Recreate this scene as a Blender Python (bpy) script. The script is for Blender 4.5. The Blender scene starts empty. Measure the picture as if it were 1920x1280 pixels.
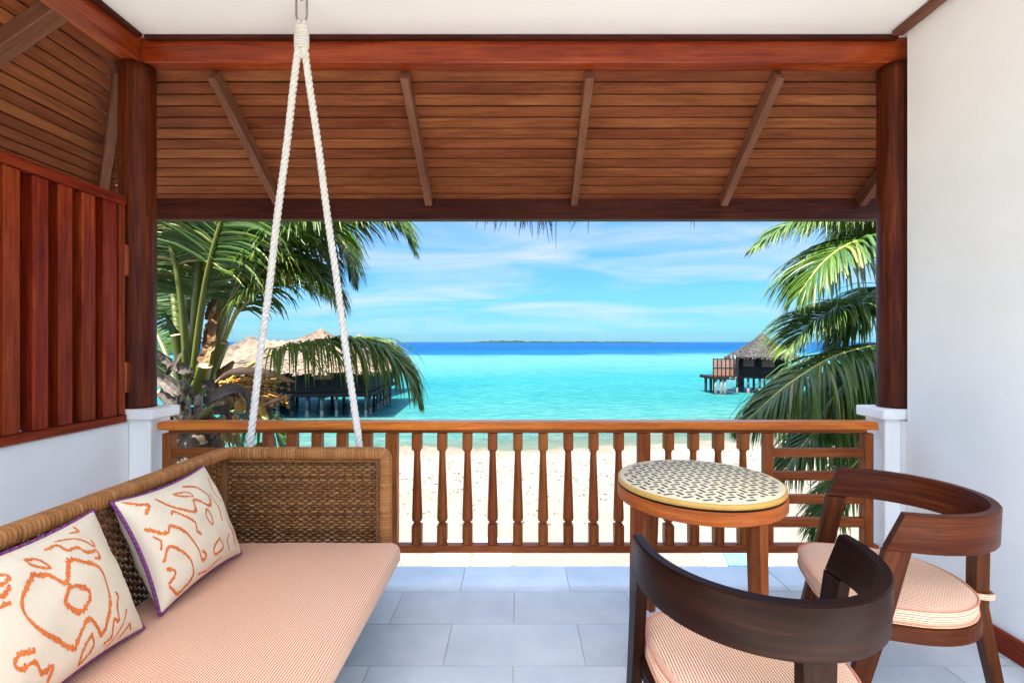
import bpy, math, random
from mathutils import Vector, Matrix, noise
R = random.Random(7)
rad = math.radians
scene = bpy.context.scene

# ------------------------------------------------------------------ camera, sky, sun, exposure
F, CX, CY, EYE = 900.0, 971.0, 641.0, 1.366          # focal length in photo pixels, principal point, eye height
cam = bpy.data.cameras.new("camera")
cam.sensor_width = 36.0
cam.lens = 36.0 * F / 1920
cam.shift_x = -(CX - 960) / 1920
cam.shift_y = (CY - 640) / 1920
cam.clip_start = 0.05
cam.clip_end = 60000
camo = bpy.data.objects.new("camera", cam)
camo.location = (0, 0, EYE)
camo.rotation_euler = (rad(90), 0, 0)
scene.collection.objects.link(camo)
scene.camera = camo

SUN_EL, SUN_AZ = 68.0, 204.0      # azimuth clockwise from +Y : behind the camera, a little to the left
SKY_STRENGTH = 0.15
w = bpy.data.worlds.new("World")
scene.world = w
w.use_nodes = True
wt = w.node_tree
wt.nodes.clear()


def node(t, typ, **kw):
    n = t.nodes.new(typ)
    for k, v in kw.items():
        if k.startswith("i_"):
            key = k[2:]
            key = int(key) if key.isdigit() else key
            n.inputs[key].default_value = v
        else:
            setattr(n, k, v)
    return n


def ramp(t, src, stops, interp='LINEAR'):
    r = t.nodes.new("ShaderNodeValToRGB")
    r.color_ramp.interpolation = interp
    e = r.color_ramp.elements
    while len(e) < len(stops):
        e.new(0.5)
    for i, (p, c) in enumerate(stops):
        e[i].position = p
        e[i].color = (c[0], c[1], c[2], 1) if hasattr(c, '__len__') else (c, c, c, 1)
    t.links.new(src, r.inputs[0])
    return r.outputs[0]


def math_(t, op, a, b=None, c=None, clamp=False):
    n = t.nodes.new("ShaderNodeMath")
    n.operation = op
    n.use_clamp = clamp
    for i, x in enumerate((a, b, c)):
        if x is None:
            continue
        if isinstance(x, (int, float)):
            n.inputs[i].default_value = x
        else:
            t.links.new(x, n.inputs[i])
    return n.outputs[0]


def mixc(t, fac, a, b, mode='MIX'):
    n = t.nodes.new("ShaderNodeMix")
    n.data_type = 'RGBA'
    n.blend_type = mode
    for i, x in ((0, fac), (6, a), (7, b)):
        if isinstance(x, (int, float)):
            n.inputs[i].default_value = x
        elif isinstance(x, (tuple, list)):
            n.inputs[i].default_value = (x[0], x[1], x[2], 1)
        else:
            t.links.new(x, n.inputs[i])
    return n.outputs[2]


def noise_(t, vec, scale, detail=3, rough=0.55, dist=0.0):
    n = t.nodes.new("ShaderNodeTexNoise")
    n.inputs['Scale'].default_value = scale
    n.inputs['Detail'].default_value = detail
    n.inputs['Roughness'].default_value = rough
    n.inputs['Distortion'].default_value = dist
    t.links.new(vec, n.inputs['Vector'])
    return n.outputs['Fac']


def mapping(t, vec, scale=(1, 1, 1), rot=(0, 0, 0), loc=(0, 0, 0)):
    n = t.nodes.new("ShaderNodeMapping")
    n.inputs['Scale'].default_value = scale
    n.inputs['Rotation'].default_value = rot
    n.inputs['Location'].default_value = loc
    t.links.new(vec, n.inputs['Vector'])
    return n.outputs[0]


sky = node(wt, "ShaderNodeTexSky", sky_type='NISHITA', sun_disc=False, sun_elevation=rad(SUN_EL),
           sun_rotation=rad(SUN_AZ), altitude=0, air_density=1.0, dust_density=1.2, ozone_density=1.0)
tc = node(wt, "ShaderNodeTexCoord")
sep = node(wt, "ShaderNodeSeparateXYZ")
wt.links.new(tc.outputs['Generated'], sep.inputs[0])
zc = math_(wt, 'MAXIMUM', sep.outputs[2], 0.0)
den = math_(wt, 'ADD', zc, 0.14)
comb = node(wt, "ShaderNodeCombineXYZ")
wt.links.new(math_(wt, 'DIVIDE', sep.outputs[0], den), comb.inputs[0])
wt.links.new(math_(wt, 'DIVIDE', sep.outputs[1], den), comb.inputs[1])
cl1 = noise_(wt, mapping(wt, comb.outputs[0], (0.50, 0.85, 1), (0, 0, rad(-30)), (3.1, 1.7, 0)), 1.3, 7, 0.58, 0.9)
cl2 = noise_(wt, mapping(wt, comb.outputs[0], (0.25, 0.5, 1), (0, 0, rad(-10)), (0.4, 5.2, 0)), 0.9, 3, 0.5, 0.3)
cmask = math_(wt, 'MULTIPLY', ramp(wt, cl1, [(0.42, 0), (0.76, 1)]), ramp(wt, cl2, [(0.30, 0.25), (0.60, 1)]))
low = ramp(wt, sep.outputs[2], [(0.0, 0.20), (0.04, 0.70), (0.12, 0.95), (0.5, 0.8)])
cmask = math_(wt, 'MULTIPLY', cmask, low, clamp=True)
# clear air: the Nishita colour, its yellow horizon shifted to the clean blue of tropical air and dimmed; overhead kept bright and warmed as added porch fill
tint = mixc(wt, 1.0, sky.outputs[0], ramp(wt, sep.outputs[2], [(0.0, (0.046, 0.110, 0.166)), (0.015, (0.036, 0.085, 0.128)), (0.05, (0.026, 0.064, 0.101)), (0.12, (0.027, 0.062, 0.096)), (0.27, (0.036, 0.072, 0.102)), (0.50, (0.52, 0.50, 0.46)), (1.0, (0.98, 0.87, 0.75))]), 'MULTIPLY')
skyc = mixc(wt, cmask, tint, (0.35, 0.37, 0.38))
bg = node(wt, "ShaderNodeBackground")
bg.inputs['Strength'].default_value = SKY_STRENGTH
wt.links.new(skyc, bg.inputs[0])
wo = node(wt, "ShaderNodeOutputWorld")
wt.links.new(bg.outputs[0], wo.inputs[0])

sl = bpy.data.lights.new("sun", 'SUN')
sl.energy = 2.1
sl.angle = rad(0.55)
sl.color = (1.0, 0.93, 0.82)
so = bpy.data.objects.new("sun", sl)
sdir = Vector((math.sin(rad(SUN_AZ)) * math.cos(rad(SUN_EL)), math.cos(rad(SUN_AZ)) * math.cos(rad(SUN_EL)), math.sin(rad(SUN_EL))))
so.rotation_euler = sdir.to_track_quat('Z', 'Y').to_euler()
so.location = (-10, -20, 40)
scene.collection.objects.link(so)

vs = scene.view_settings
vs.view_transform = 'Standard'
vs.look = 'None'
vs.gamma = 1.0
vs.use_curve_mapping = False
vs.exposure = 4.1
scene.cycles.max_bounces = 10
scene.cycles.diffuse_bounces = 6
scene.cycles.glossy_bounces = 4
scene.cycles.transparent_max_bounces = 12
scene.cycles.use_denoising = True


def at(px, py, Y):
    return Vector(((px - CX) * Y / F, Y, EYE - (py - CY) * Y / F))


# ------------------------------------------------------------------ mesh building helpers
WORLD = {}


class MB:
    """collects shapes; build() links them as ONE mesh object. Every vertex keeps a grain coordinate (x along the grain) and a tint."""

    def __init__(s):
        s.v, s.f, s.g, s.t, s.sm = [], [], [], [], []

    def add(s, vs, fs, gs=None, tint=None, smooth=False):
        b = len(s.v)
        s.v += [Vector(p) for p in vs]
        off = Vector((R.uniform(0, 40), R.uniform(0, 40), R.uniform(0, 40)))
        s.g += [Vector(q) + off for q in (gs or vs)]
        tt = R.random() if tint is None else tint
        s.t += (list(tt) if hasattr(tt, '__len__') else [tt] * len(vs))
        s.f += [tuple(b + i for i in q) for q in fs]
        s.sm += [smooth] * len(fs)
        return s

    def box(s, c, size, M=None, axis=None, bev=0.004, tint=None):
        hx, hy, hz = size[0] / 2, size[1] / 2, size[2] / 2
        bev = min(bev, hx * .45, hy * .45, hz * .45)
        if axis is None:
            axis = max(range(3), key=lambda i: size[i])
        P, idx = [], {}
        for sx in (-1, 1):
            for sy in (-1, 1):
                for sz in (-1, 1):
                    for k in range(3):
                        q = [sx * (hx - bev), sy * (hy - bev), sz * (hz - bev)]
                        q[k] = (sx * hx, sy * hy, sz * hz)[k]
                        idx[(sx, sy, sz, k)] = len(P)
                        P.append(Vector(q))
        fs = []
        for k in range(3):
            a, b = [i for i in range(3) if i != k]
            for sk in (-1, 1):
                r = []
                for (u, v) in ((-1, -1), (1, -1), (1, 1), (-1, 1)):
                    q = [0, 0, 0]
                    q[k], q[a], q[b] = sk, u, v
                    r.append(idx[(q[0], q[1], q[2], k)])
                if (sk > 0) == (k == 1):
                    r.reverse()
                fs.append(r)
        for k in range(3):
            a, b = [i for i in range(3) if i != k]
            for u in (-1, 1):
                for v in (-1, 1):
                    q0, q1 = [0, 0, 0], [0, 0, 0]
                    q0[k], q1[k] = -1, 1
                    q0[a] = q1[a] = u
                    q0[b] = q1[b] = v
                    r = [idx[(*q0, a)], idx[(*q1, a)], idx[(*q1, b)], idx[(*q0, b)]]
                    fs.append(r)
        for sx in (-1, 1):
            for sy in (-1, 1):
                for sz in (-1, 1):
                    fs.append([idx[(sx, sy, sz, k)] for k in range(3)])
        # orient outward
        out = []
        for f in fs:
            pts = [P[i] for i in f]
            n = (pts[1] - pts[0]).cross(pts[2] - pts[0])
            if n.dot(sum(pts, Vector())) < 0:
                f = list(reversed(f))
            out.append(f)
        o = [axis] + [i for i in range(3) if i != axis]
        G = [Vector((p[o[0]], p[o[1]], p[o[2]])) for p in P]
        c = Vector(c)
        W = [(M @ p if M else p) + c for p in P]
        return s.add(W, out, G, tint)

    def span(s, lo, hi, **kw):
        c = [(a + b) / 2 for a, b in zip(lo, hi)]
        return s.box(c, [abs(b - a) for a, b in zip(lo, hi)], **kw)

    def rings(s, rings, caps=True, closed=True, smooth=True, grain=None, tint=None, loop=False):
        """rings: list of equal-length vertex rings"""
        n, m = len(rings[0]), len(rings)
        P = [p for r in rings for p in r]
        fs = []
        mm = m if loop else m - 1
        for i in range(mm):
            for j in range(n if closed else n - 1):
                a, b = i * n + j, i * n + (j + 1) % n
                c, d = ((i + 1) % m) * n + (j + 1) % n, ((i + 1) % m) * n + j
                fs.append((a, b, c, d))
        sm = len(fs)
        if caps and not loop and closed:
            fs.append(tuple(reversed(range(n))))
            fs.append(tuple((m - 1) * n + j for j in range(n)))
        G = grain
        if G is None:
            G, L, prev = [], 0.0, None
            for r in rings:
                c = sum((Vector(p) for p in r), Vector()) / n
                if prev is not None:
                    L += (c - prev).length
                prev = c
                for j, p in enumerate(r):
                    d = Vector(p) - c
                    G.append(Vector((L, d.length * math.cos(6.283 * j / n), d.length * math.sin(6.283 * j / n))))
        b = len(s.sm)
        s.add(P, fs, G, tint, smooth)
        for i in range(b + sm, len(s.sm)):
            s.sm[i] = False
        return s

    def tube(s, path, radii, n=8, caps=True, squash=1.0, up=None, smooth=True, tint=None):
        path = [Vector(p) for p in path]
        if not hasattr(radii, '__len__'):
            radii = [radii] * len(path)
        rings = []
        prev = Vector(up) if up else None
        for i, p in enumerate(path):
            t = (path[min(i + 1, len(path) - 1)] - path[max(i - 1, 0)]).normalized()
            u = prev if prev is not None else (Vector((0, 0, 1)) if abs(t.z) < .9 else Vector((1, 0, 0)))
            u = (u - t * u.dot(t))
            u = u.normalized() if u.length > 1e-6 else t.orthogonal().normalized()
            prev = u
            v = t.cross(u)
            rings.append([p + (u * math.cos(6.2832 * k / n) * squash + v * math.sin(6.2832 * k / n)) * radii[i] for k in range(n)])
        return s.rings(rings, caps, smooth=smooth, tint=tint)

    def lathe(s, c, prof, n=14, smooth=True, tint=None):
        """prof: (r, z) pairs, axis = z"""
        c = Vector(c)
        rr = [[c + Vector((r * math.cos(6.28319 * k / n), r * math.sin(6.28319 * k / n), z)) for k in range(n)] for r, z in prof]
        return s.rings(rr, True, smooth=smooth, tint=tint)

    def build(s, name, mat, parent=None, link=True, **props):
        c = Vector((0, 0, 0))
        lo = Vector([min(p[i] for p in s.v) for i in range(3)])
        hi = Vector([max(p[i] for p in s.v) for i in range(3)])
        c = (lo + hi) / 2
        me = bpy.data.meshes.new(name)
        me.from_pydata([p - c for p in s.v], [], s.f)
        a = me.attributes.new('grain', 'FLOAT_VECTOR', 'POINT')
        a.data.foreach_set('vector', [x for g in s.g for x in g])
        a = me.attributes.new('tint', 'FLOAT', 'POINT')
        a.data.foreach_set('value', s.t)
        me.polygons.foreach_set('use_smooth', s.sm)
        me.materials.append(mat)
        me.update()
        o = bpy.data.objects.new(name, me)
        scene.collection.objects.link(o)
        if parent is not None:
            o.parent = parent
            o.location = c - WORLD[parent.name]
        else:
            o.location = c
        WORLD[o.name] = c
        for k, v in props.items():
            o[k] = v
        return o


def thing(name, label, cat, loc=(0, 0, 0), group=None):
    o = bpy.data.objects.new(name, None)
    o.empty_display_size = 0.1
    o.location = loc
    scene.collection.objects.link(o)
    WORLD[o.name] = Vector(loc)
    o['label'], o['category'] = label, cat
    if group:
        o['group'] = group
    return o


def tag(o, label, cat, group=None):
    o['label'], o['category'] = label, cat
    if group:
        o['group'] = group
    return o


# ------------------------------------------------------------------ materials
def new_mat(name):
    m = bpy.data.materials.new(name)
    m.use_nodes = True
    t = m.node_tree
    b = t.nodes['Principled BSDF']
    return m, t, b


def attr(t, name, out='Vector'):
    n = node(t, "ShaderNodeAttribute", attribute_name=name)
    return n.outputs[out]


def bump(t, b, h, strength, dist=0.002):
    n = node(t, "ShaderNodeBump")
    n.inputs['Strength'].default_value = strength
    n.inputs['Distance'].default_value = dist
    t.links.new(h, n.inputs['Height'])
    t.links.new(n.outputs[0], b.inputs['Normal'])


def wood(name, dark, mid, light, rough=0.42, spec=0.4, vary=0.35, coat=0.0, knots=True):
    m, t, b = new_mat(name)
    g = attr(t, 'grain')
    fine = noise_(t, mapping(t, g, (3, 70, 70)), 1.0, 4, 0.6, 0.4)
    ring = noise_(t, mapping(t, g, (1.5, 24, 24)), 1.0, 6, 0.62, 1.9)
    blot = noise_(t, mapping(t, g, (1.3, 5, 5)), 1.0, 4, 0.6, 0.6)
    pore = noise_(t, mapping(t, g, (14, 260, 260)), 1.0, 2, 0.5)
    f = math_(t, 'ADD', math_(t, 'MULTIPLY', ring, 0.5), math_(t, 'MULTIPLY', fine, 0.5))
    col = ramp(t, f, [(0.30, dark), (0.50, mid), (0.71, light)])
    col = mixc(t, ramp(t, blot, [(0.35, 0.0), (0.62, 0.7)]), col, mixc(t, 1.0, col, (0.55, 0.45, 0.43), 'MULTIPLY'))
    pf = ramp(t, pore, [(0.60, 0.0), (0.74, 0.55)])
    col = mixc(t, pf, col, tuple(c * .35 for c in dark))
    oi = node(t, "ShaderNodeObjectInfo")
    v = math_(t, 'MULTIPLY_ADD', oi.outputs['Random'], vary, 1 - vary / 2)
    hsv = node(t, "ShaderNodeHueSaturation")
    t.links.new(col, hsv.inputs['Color'])
    t.links.new(v, hsv.inputs['Value'])
    t.links.new(math_(t, 'MULTIPLY_ADD', oi.outputs['Random'], 0.010, 0.493), hsv.inputs['Hue'])
    t.links.new(hsv.outputs[0], b.inputs['Base Color'])
    t.links.new(math_(t, 'MULTIPLY_ADD', blot, 0.25, rough - 0.1), b.inputs['Roughness'])
    b.inputs['Specular IOR Level'].default_value = spec
    b.inputs['Coat Weight'].default_value = coat
    b.inputs['Coat Roughness'].default_value = 0.25
    bump(t, b, math_(t, 'ADD', fine, math_(t, 'MULTIPLY', pore, -0.6)), 0.25, 0.0015)
    return m


def plain(name, col, rough=0.5, spec=0.4, metal=0.0, var=0.0, nscale=30, bmp=0.0, dark=None, dscale=6):
    m, t, b = new_mat(name)
    g = attr(t, 'grain')
    c = None
    if var or dark:
        n = noise_(t, g, dscale, 5, 0.6)
        c = mixc(t, ramp(t, n, [(0.35, 0), (0.68, 1)]), col, dark or tuple(x * (1 - var) for x in col))
        t.links.new(c, b.inputs['Base Color'])
    else:
        b.inputs['Base Color'].default_value = (*col, 1)
    b.inputs['Roughness'].default_value = rough
    b.inputs['Specular IOR Level'].default_value = spec
    b.inputs['Metallic'].default_value = metal
    if bmp:
        bump(t, b, noise_(t, g, nscale, 4, 0.6), bmp, 0.004)
    return m


M = {}
M['red_wood'] = wood('red_wood', (0.10, 0.009, 0.002), (0.25, 0.032, 0.007), (0.39, 0.078, 0.016), 0.40, 0.14, 0.25)
M['beam_wood'] = wood('beam_wood', (0.14, 0.015, 0.003), (0.33, 0.056, 0.008), (0.50, 0.120, 0.020), 0.28, 0.38, 0.15)
M['column_wood'] = wood('column_wood', (0.022, 0.003, 0.0015), (0.090, 0.014, 0.004), (0.21, 0.046, 0.012), 0.38, 0.16, 0.1)
M['plank_wood'] = wood('plank_wood', (0.140, 0.042, 0.015), (0.265, 0.086, 0.031), (0.37, 0.132, 0.050), 0.45, 0.12, 0.34)
M['fascia_wood'] = wood('fascia_wood', (0.028, 0.006, 0.0045), (0.070, 0.017, 0.010), (0.13, 0.036, 0.020), 0.5, 0.12, 0.1)
M['rafter_wood'] = wood('rafter_wood', (0.12, 0.048, 0.028), (0.20, 0.085, 0.050), (0.28, 0.13, 0.082), 0.42, 0.15, 0.12)
M['rail_wood'] = wood('rail_wood', (0.48, 0.10, 0.010), (0.84, 0.26, 0.030), (0.92, 0.38, 0.055), 0.34, 0.24, 0.1)
M['baluster_wood'] = wood('baluster_wood', (0.13, 0.032, 0.008), (0.31, 0.090, 0.021), (0.46, 0.150, 0.038), 0.36, 0.12, 0.20)
M['table_wood'] = wood('table_wood', (0.30, 0.058, 0.010), (0.56, 0.15, 0.026), (0.74, 0.25, 0.05), 0.38, 0.20, 0.1)
M['chair_wood'] = wood('chair_wood', (0.008, 0.0025, 0.0015), (0.018, 0.005, 0.0025), (0.042, 0.012, 0.005), 0.38, 0.06, 0.12)
M['chair_wood_lit'] = wood('chair_wood_lit', (0.035, 0.009, 0.004), (0.095, 0.025, 0.007), (0.18, 0.054, 0.014), 0.36, 0.08, 0.12)  # same chair wood, the light on the second chair painted in as redder tone
M['leg_wood'] = wood('leg_wood', (0.12, 0.028, 0.007), (0.28, 0.078, 0.018), (0.42, 0.14, 0.036), 0.38, 0.15, 0.12)
M['brown_wood'] = wood('brown_wood', (0.045, 0.02, 0.010), (0.09, 0.04, 0.02), (0.14, 0.065, 0.034), 0.45, 0.35, 0.1)
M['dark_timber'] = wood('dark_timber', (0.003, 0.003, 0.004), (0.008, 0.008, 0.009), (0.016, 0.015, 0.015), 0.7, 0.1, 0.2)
M['stilt_wood'] = wood('stilt_wood', (0.02, 0.025, 0.026), (0.055, 0.07, 0.072), (0.10, 0.125, 0.13), 0.6, 0.2, 0.3)
M['deck_slat'] = wood('deck_slat', (0.07, 0.018, 0.004), (0.16, 0.046, 0.010), (0.23, 0.08, 0.02), 0.5, 0.3, 0.3)


def plaster():
    m, t, b = new_mat('white_plaster')
    g = attr(t, 'grain')
    n1 = noise_(t, g, 3.0, 5, 0.6)
    n2 = noise_(t, g, 60, 4, 0.6)
    n3 = noise_(t, g, 9, 3, 0.5)
    pc = ramp(t, n1, [(0.3, (0.86, 0.853, 0.835)), (0.7, (0.91, 0.905, 0.89))])
    spot = noise_(t, g, 34, 2, 0.5)
    pc = mixc(t, ramp(t, spot, [(0.74, 0.0), (0.80, 0.25)]), pc, (0.62, 0.58, 0.52))
    t.links.new(pc, b.inputs['Base Color'])
    b.inputs['Roughness'].default_value = 0.7
    b.inputs['Specular IOR Level'].default_value = 0.25
    bump(t, b, math_(t, 'ADD', n3, math_(t, 'MULTIPLY', n2, 0.35)), 0.25, 0.006)
    return m


def tile():
    m, t, b = new_mat('slate_tile')
    g = attr(t, 'grain')
    n1 = noise_(t, g, 4.0, 5, 0.6)
    n2 = noise_(t, g, 130, 3, 0.6)
    n3 = noise_(t, g, 40, 4, 0.6)
    oi = node(t, "ShaderNodeObjectInfo")
    c = ramp(t, n1, [(0.32, (0.49, 0.535, 0.56)), (0.68, (0.61, 0.645, 0.655))])
    c = mixc(t, ramp(t, n2, [(0.55, 0), (0.75, 0.35)]), c, (0.46, 0.52, 0.58))
    hsv = node(t, "ShaderNodeHueSaturation")
    t.links.new(c, hsv.inputs['Color'])
    t.links.new(math_(t, 'MULTIPLY_ADD', oi.outputs['Random'], 0.12, 0.94), hsv.inputs['Value'])
    t.links.new(hsv.outputs[0], b.inputs['Base Color'])
    t.links.new(math_(t, 'MULTIPLY_ADD', n3, 0.3, 0.30), b.inputs['Roughness'])
    b.inputs['Specular IOR Level'].default_value = 0.4
    bump(t, b, math_(t, 'ADD', n3, n2), 0.30, 0.0025)
    return m


def check_fabric(name, pu, pv, red, cream):
    """woven outdoor fabric: staggered red dashes on cream, along the grain"""
    m, t, b = new_mat(name)
    g = attr(t, 'grain')
    s = node(t, "ShaderNodeSeparateXYZ")
    t.links.new(g, s.inputs[0])
    u = math_(t, 'DIVIDE', s.outputs[1], pu)
    v = math_(t, 'DIVIDE', s.outputs[0], pv)
    v = math_(t, 'ADD', v, math_(t, 'MULTIPLY', math_(t, 'FLOOR', u), 0.5))
    fu, fv = math_(t, 'FRACT', u), math_(t, 'FRACT', v)
    k = math_(t, 'MULTIPLY', math_(t, 'LESS_THAN', fu, 0.58), math_(t, 'LESS_THAN', fv, 0.86))
    n = noise_(t, g, 260, 2, 0.5)
    k = math_(t, 'MULTIPLY', k, math_(t, 'MULTIPLY_ADD', n, 0.5, 0.68), clamp=True)
    big = noise_(t, g, 3, 3, 0.5)
    c = mixc(t, k, cream, red)
    c = mixc(t, ramp(t, big, [(0.35, 0), (0.7, 0.15)]), c, (0.55, 0.42, 0.34))
    t.links.new(c, b.inputs['Base Color'])
    b.inputs['Roughness'].default_value = 0.85
    b.inputs['Specular IOR Level'].default_value = 0.15
    b.inputs['Sheen Weight'].default_value = 0.15
    bump(t, b, math_(t, 'ADD', math_(t, 'MULTIPLY', k, 0.5), n), 0.3, 0.0015)
    return m


def tinted(name, stops, rough=0.6, spec=0.3, nscale=40, bmp=0.3, translucent=0.0, nmix=0.35, stretch=(1, 1, 1)):
    """colour picked per piece through the tint attribute, with some noise"""
    m, t, b = new_mat(name)
    g = mapping(t, attr(t, 'grain'), stretch)
    n = noise_(t, g, nscale, 4, 0.6)
    f = math_(t, 'ADD', math_(t, 'MULTIPLY', attr(t, 'tint', 'Fac'), 1 - nmix), math_(t, 'MULTIPLY', n, nmix))
    c = ramp(t, f, stops)
    t.links.new(c, b.inputs['Base Color'])
    b.inputs['Roughness'].default_value = rough
    b.inputs['Specular IOR Level'].default_value = spec
    if bmp:
        bump(t, b, n, bmp, 0.003)
    if translucent:
        tr = node(t, "ShaderNodeBsdfTranslucent")
        t.links.new(mixc(t, 1.0, c, (1.5, 1.6, 0.7), 'MULTIPLY'), tr.inputs[0])
        mx = node(t, "ShaderNodeMixShader", i_0=translucent)
        t.links.new(b.outputs[0], mx.inputs[1])
        t.links.new(tr.outputs[0], mx.inputs[2])
        t.links.new(mx.outputs[0], t.nodes['Material Output'].inputs[0])
    return m


M['plaster'] = plaster()
M['ceiling_paint'] = plain('ceiling_paint', (0.91, 0.905, 0.89), 0.8, 0.2, bmp=0.1, nscale=20)
M['tile'] = tile()
M['grout'] = plain('grout', (0.50, 0.44, 0.37), 0.9, 0.2, var=0.3, bmp=0.3, nscale=90)
M['seat_fabric'] = check_fabric('seat_fabric', 0.0080, 0.0085, (0.60, 0.115, 0.042), (0.84, 0.66, 0.45))
M['chair_fabric'] = check_fabric('chair_fabric', 0.0078, 0.0082, (0.60, 0.110, 0.038), (0.92, 0.77, 0.53))
M['wicker'] = tinted('wicker', [(0.15, (0.09, 0.035, 0.012)), (0.5, (0.22, 0.095, 0.032)), (0.85, (0.36, 0.18, 0.065))], 0.5, 0.15, 60, 0.2)
M['wicker_wrap'] = tinted('wicker_wrap', [(0.1, (0.24, 0.095, 0.028)), (0.5, (0.36, 0.150, 0.046)), (0.9, (0.46, 0.21, 0.072))], 0.42, 0.2, 60, 0.15, stretch=(1, 1, 4))
M['pillow_cloth'] = plain('pillow_cloth', (0.78, 0.675, 0.51), 0.9, 0.12, dark=(0.72, 0.615, 0.45), bmp=0.25, nscale=420, dscale=4)
M['embroidery'] = tinted('embroidery', [(0.1, (0.60, 0.13, 0.03)), (0.9, (0.78, 0.22, 0.05))], 0.75, 0.2, 200, 0.0)
M['piping'] = tinted('piping', [(0.1, (0.13, 0.03, 0.11)), (0.9, (0.28, 0.075, 0.24))], 0.7, 0.25, 100, 0.0)
M['rope'] = plain('rope', (0.82, 0.80, 0.75), 0.8, 0.2, var=0.12, bmp=0.5, nscale=300, dscale=90)
M['steel'] = plain('steel', (0.42, 0.36, 0.27), 0.3, 0.5, metal=1.0, var=0.3)
M['table_white'] = plain('table_white', (0.92, 0.79, 0.53), 0.6, 0.15, var=0.06, dscale=12)
M['table_inlay'] = plain('table_inlay', (0.020, 0.014, 0.014), 0.6, 0.15)
M['table_edge'] = plain('table_edge', (0.70, 0.40, 0.085), 0.35, 0.5, var=0.12, dscale=20)
M['dark_gap'] = plain('dark_gap', (0.01, 0.008, 0.006), 0.7, 0.2)
LEAF = [(0.05, (0.014, 0.040, 0.004)), (0.40, (0.032, 0.075, 0.008)), (0.70, (0.068, 0.112, 0.013)), (0.86, (0.11, 0.125, 0.024)), (0.97, (0.14, 0.095, 0.035))]
M['leaf'] = tinted('palm_leaf', LEAF, 0.45, 0.25, 5, 0.0, 0.32, 0.18)
M['leaf_dark'] = tinted('palm_leaf_dark', [(0.05, (0.012, 0.036, 0.004)), (0.40, (0.030, 0.070, 0.008)), (0.70, (0.072, 0.115, 0.012)), (0.98, (0.18, 0.125, 0.035))], 0.42, 0.28, 5, 0.0, 0.34, 0.18)
M['midrib'] = tinted('palm_midrib', [(0.1, (0.0960, 0.1200, 0.0150)), (0.5, (0.1800, 0.1800, 0.0240)), (0.9, (0.2520, 0.2160, 0.0360))], 0.4, 0.45, 6, 0.1)
M['petiole'] = tinted('palm_petiole', [(0.2, (0.0330, 0.0528, 0.0062)), (0.5, (0.0660, 0.0836, 0.0097)), (0.85, (0.1100, 0.1012, 0.0220))], 0.38, 0.5, 5, 0.1, stretch=(1, 6, 6), nmix=0.6)
M['cut_face'] = plain('cut_face', (0.36, 0.27, 0.15), 0.8, 0.2, var=0.35, dscale=40)
M['boot'] = tinted('palm_boot', [(0.15, (0.0105, 0.0070, 0.0051)), (0.5, (0.0398, 0.0316, 0.0257)), (0.85, (0.0936, 0.0819, 0.0702))], 0.8, 0.2, 8, 0.5, stretch=(1, 7, 7), nmix=0.55)
M['trunk'] = tinted('palm_trunk', [(0.2, (0.0300, 0.0225, 0.0150)), (0.5, (0.0900, 0.0700, 0.0500)), (0.85, (0.1600, 0.1350, 0.1000))], 0.85, 0.2, 9, 0.7, stretch=(5, 1, 1), nmix=0.7)
M['fibre'] = tinted('palm_fibre', [(0.2, (0.0250, 0.0125, 0.0060)), (0.55, (0.1000, 0.0550, 0.0250)), (0.9, (0.2100, 0.1400, 0.0750))], 0.9, 0.15, 30, 0.6, nmix=0.5)
M['nut'] = tinted('palm_nut', [(0.1, (0.1650, 0.0550, 0.0110)), (0.5, (0.3025, 0.1320, 0.0165)), (0.9, (0.3410, 0.2090, 0.0385))], 0.45, 0.4, 20, 0.1)
M['spathe'] = plain('spathe', (0.30, 0.18, 0.10), 0.6, 0.2, dark=(0.20, 0.12, 0.07), bmp=0.2, nscale=30)
M['thatch_tan'] = tinted('thatch_tan', [(0.15, (0.024, 0.017, 0.012)), (0.5, (0.082, 0.062, 0.046)), (0.9, (0.138, 0.108, 0.082))], 0.95, 0.1, 6, 0.8, stretch=(1, 9, 9), nmix=0.6)
M['thatch_grey'] = tinted('thatch_grey', [(0.15, (0.0045, 0.0045, 0.0045)), (0.5, (0.0225, 0.0214, 0.0214)), (0.9, (0.0591, 0.0562, 0.0551))], 0.95, 0.1, 6, 0.8, stretch=(1, 9, 9), nmix=0.6)
M['island'] = plain('island', (0.006, 0.017, 0.020), 0.95, 0.05, dark=(0.004, 0.012, 0.016), dscale=0.02)
M['debris'] = tinted('beach_debris', [(0.1, (0.010, 0.008, 0.006)), (0.9, (0.07, 0.055, 0.04))], 0.9, 0.1, 10, 0.0)
M['lounger_white'] = plain('lounger_white', (0.22, 0.215, 0.205), 0.6, 0.3, var=0.06)
M['towel_blue'] = plain('towel_blue', (0.05, 0.12, 0.18), 0.9, 0.1, var=0.1)
M['dark_metal'] = plain('dark_metal', (0.06, 0.06, 0.065), 0.5, 0.4, metal=0.6)


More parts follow.
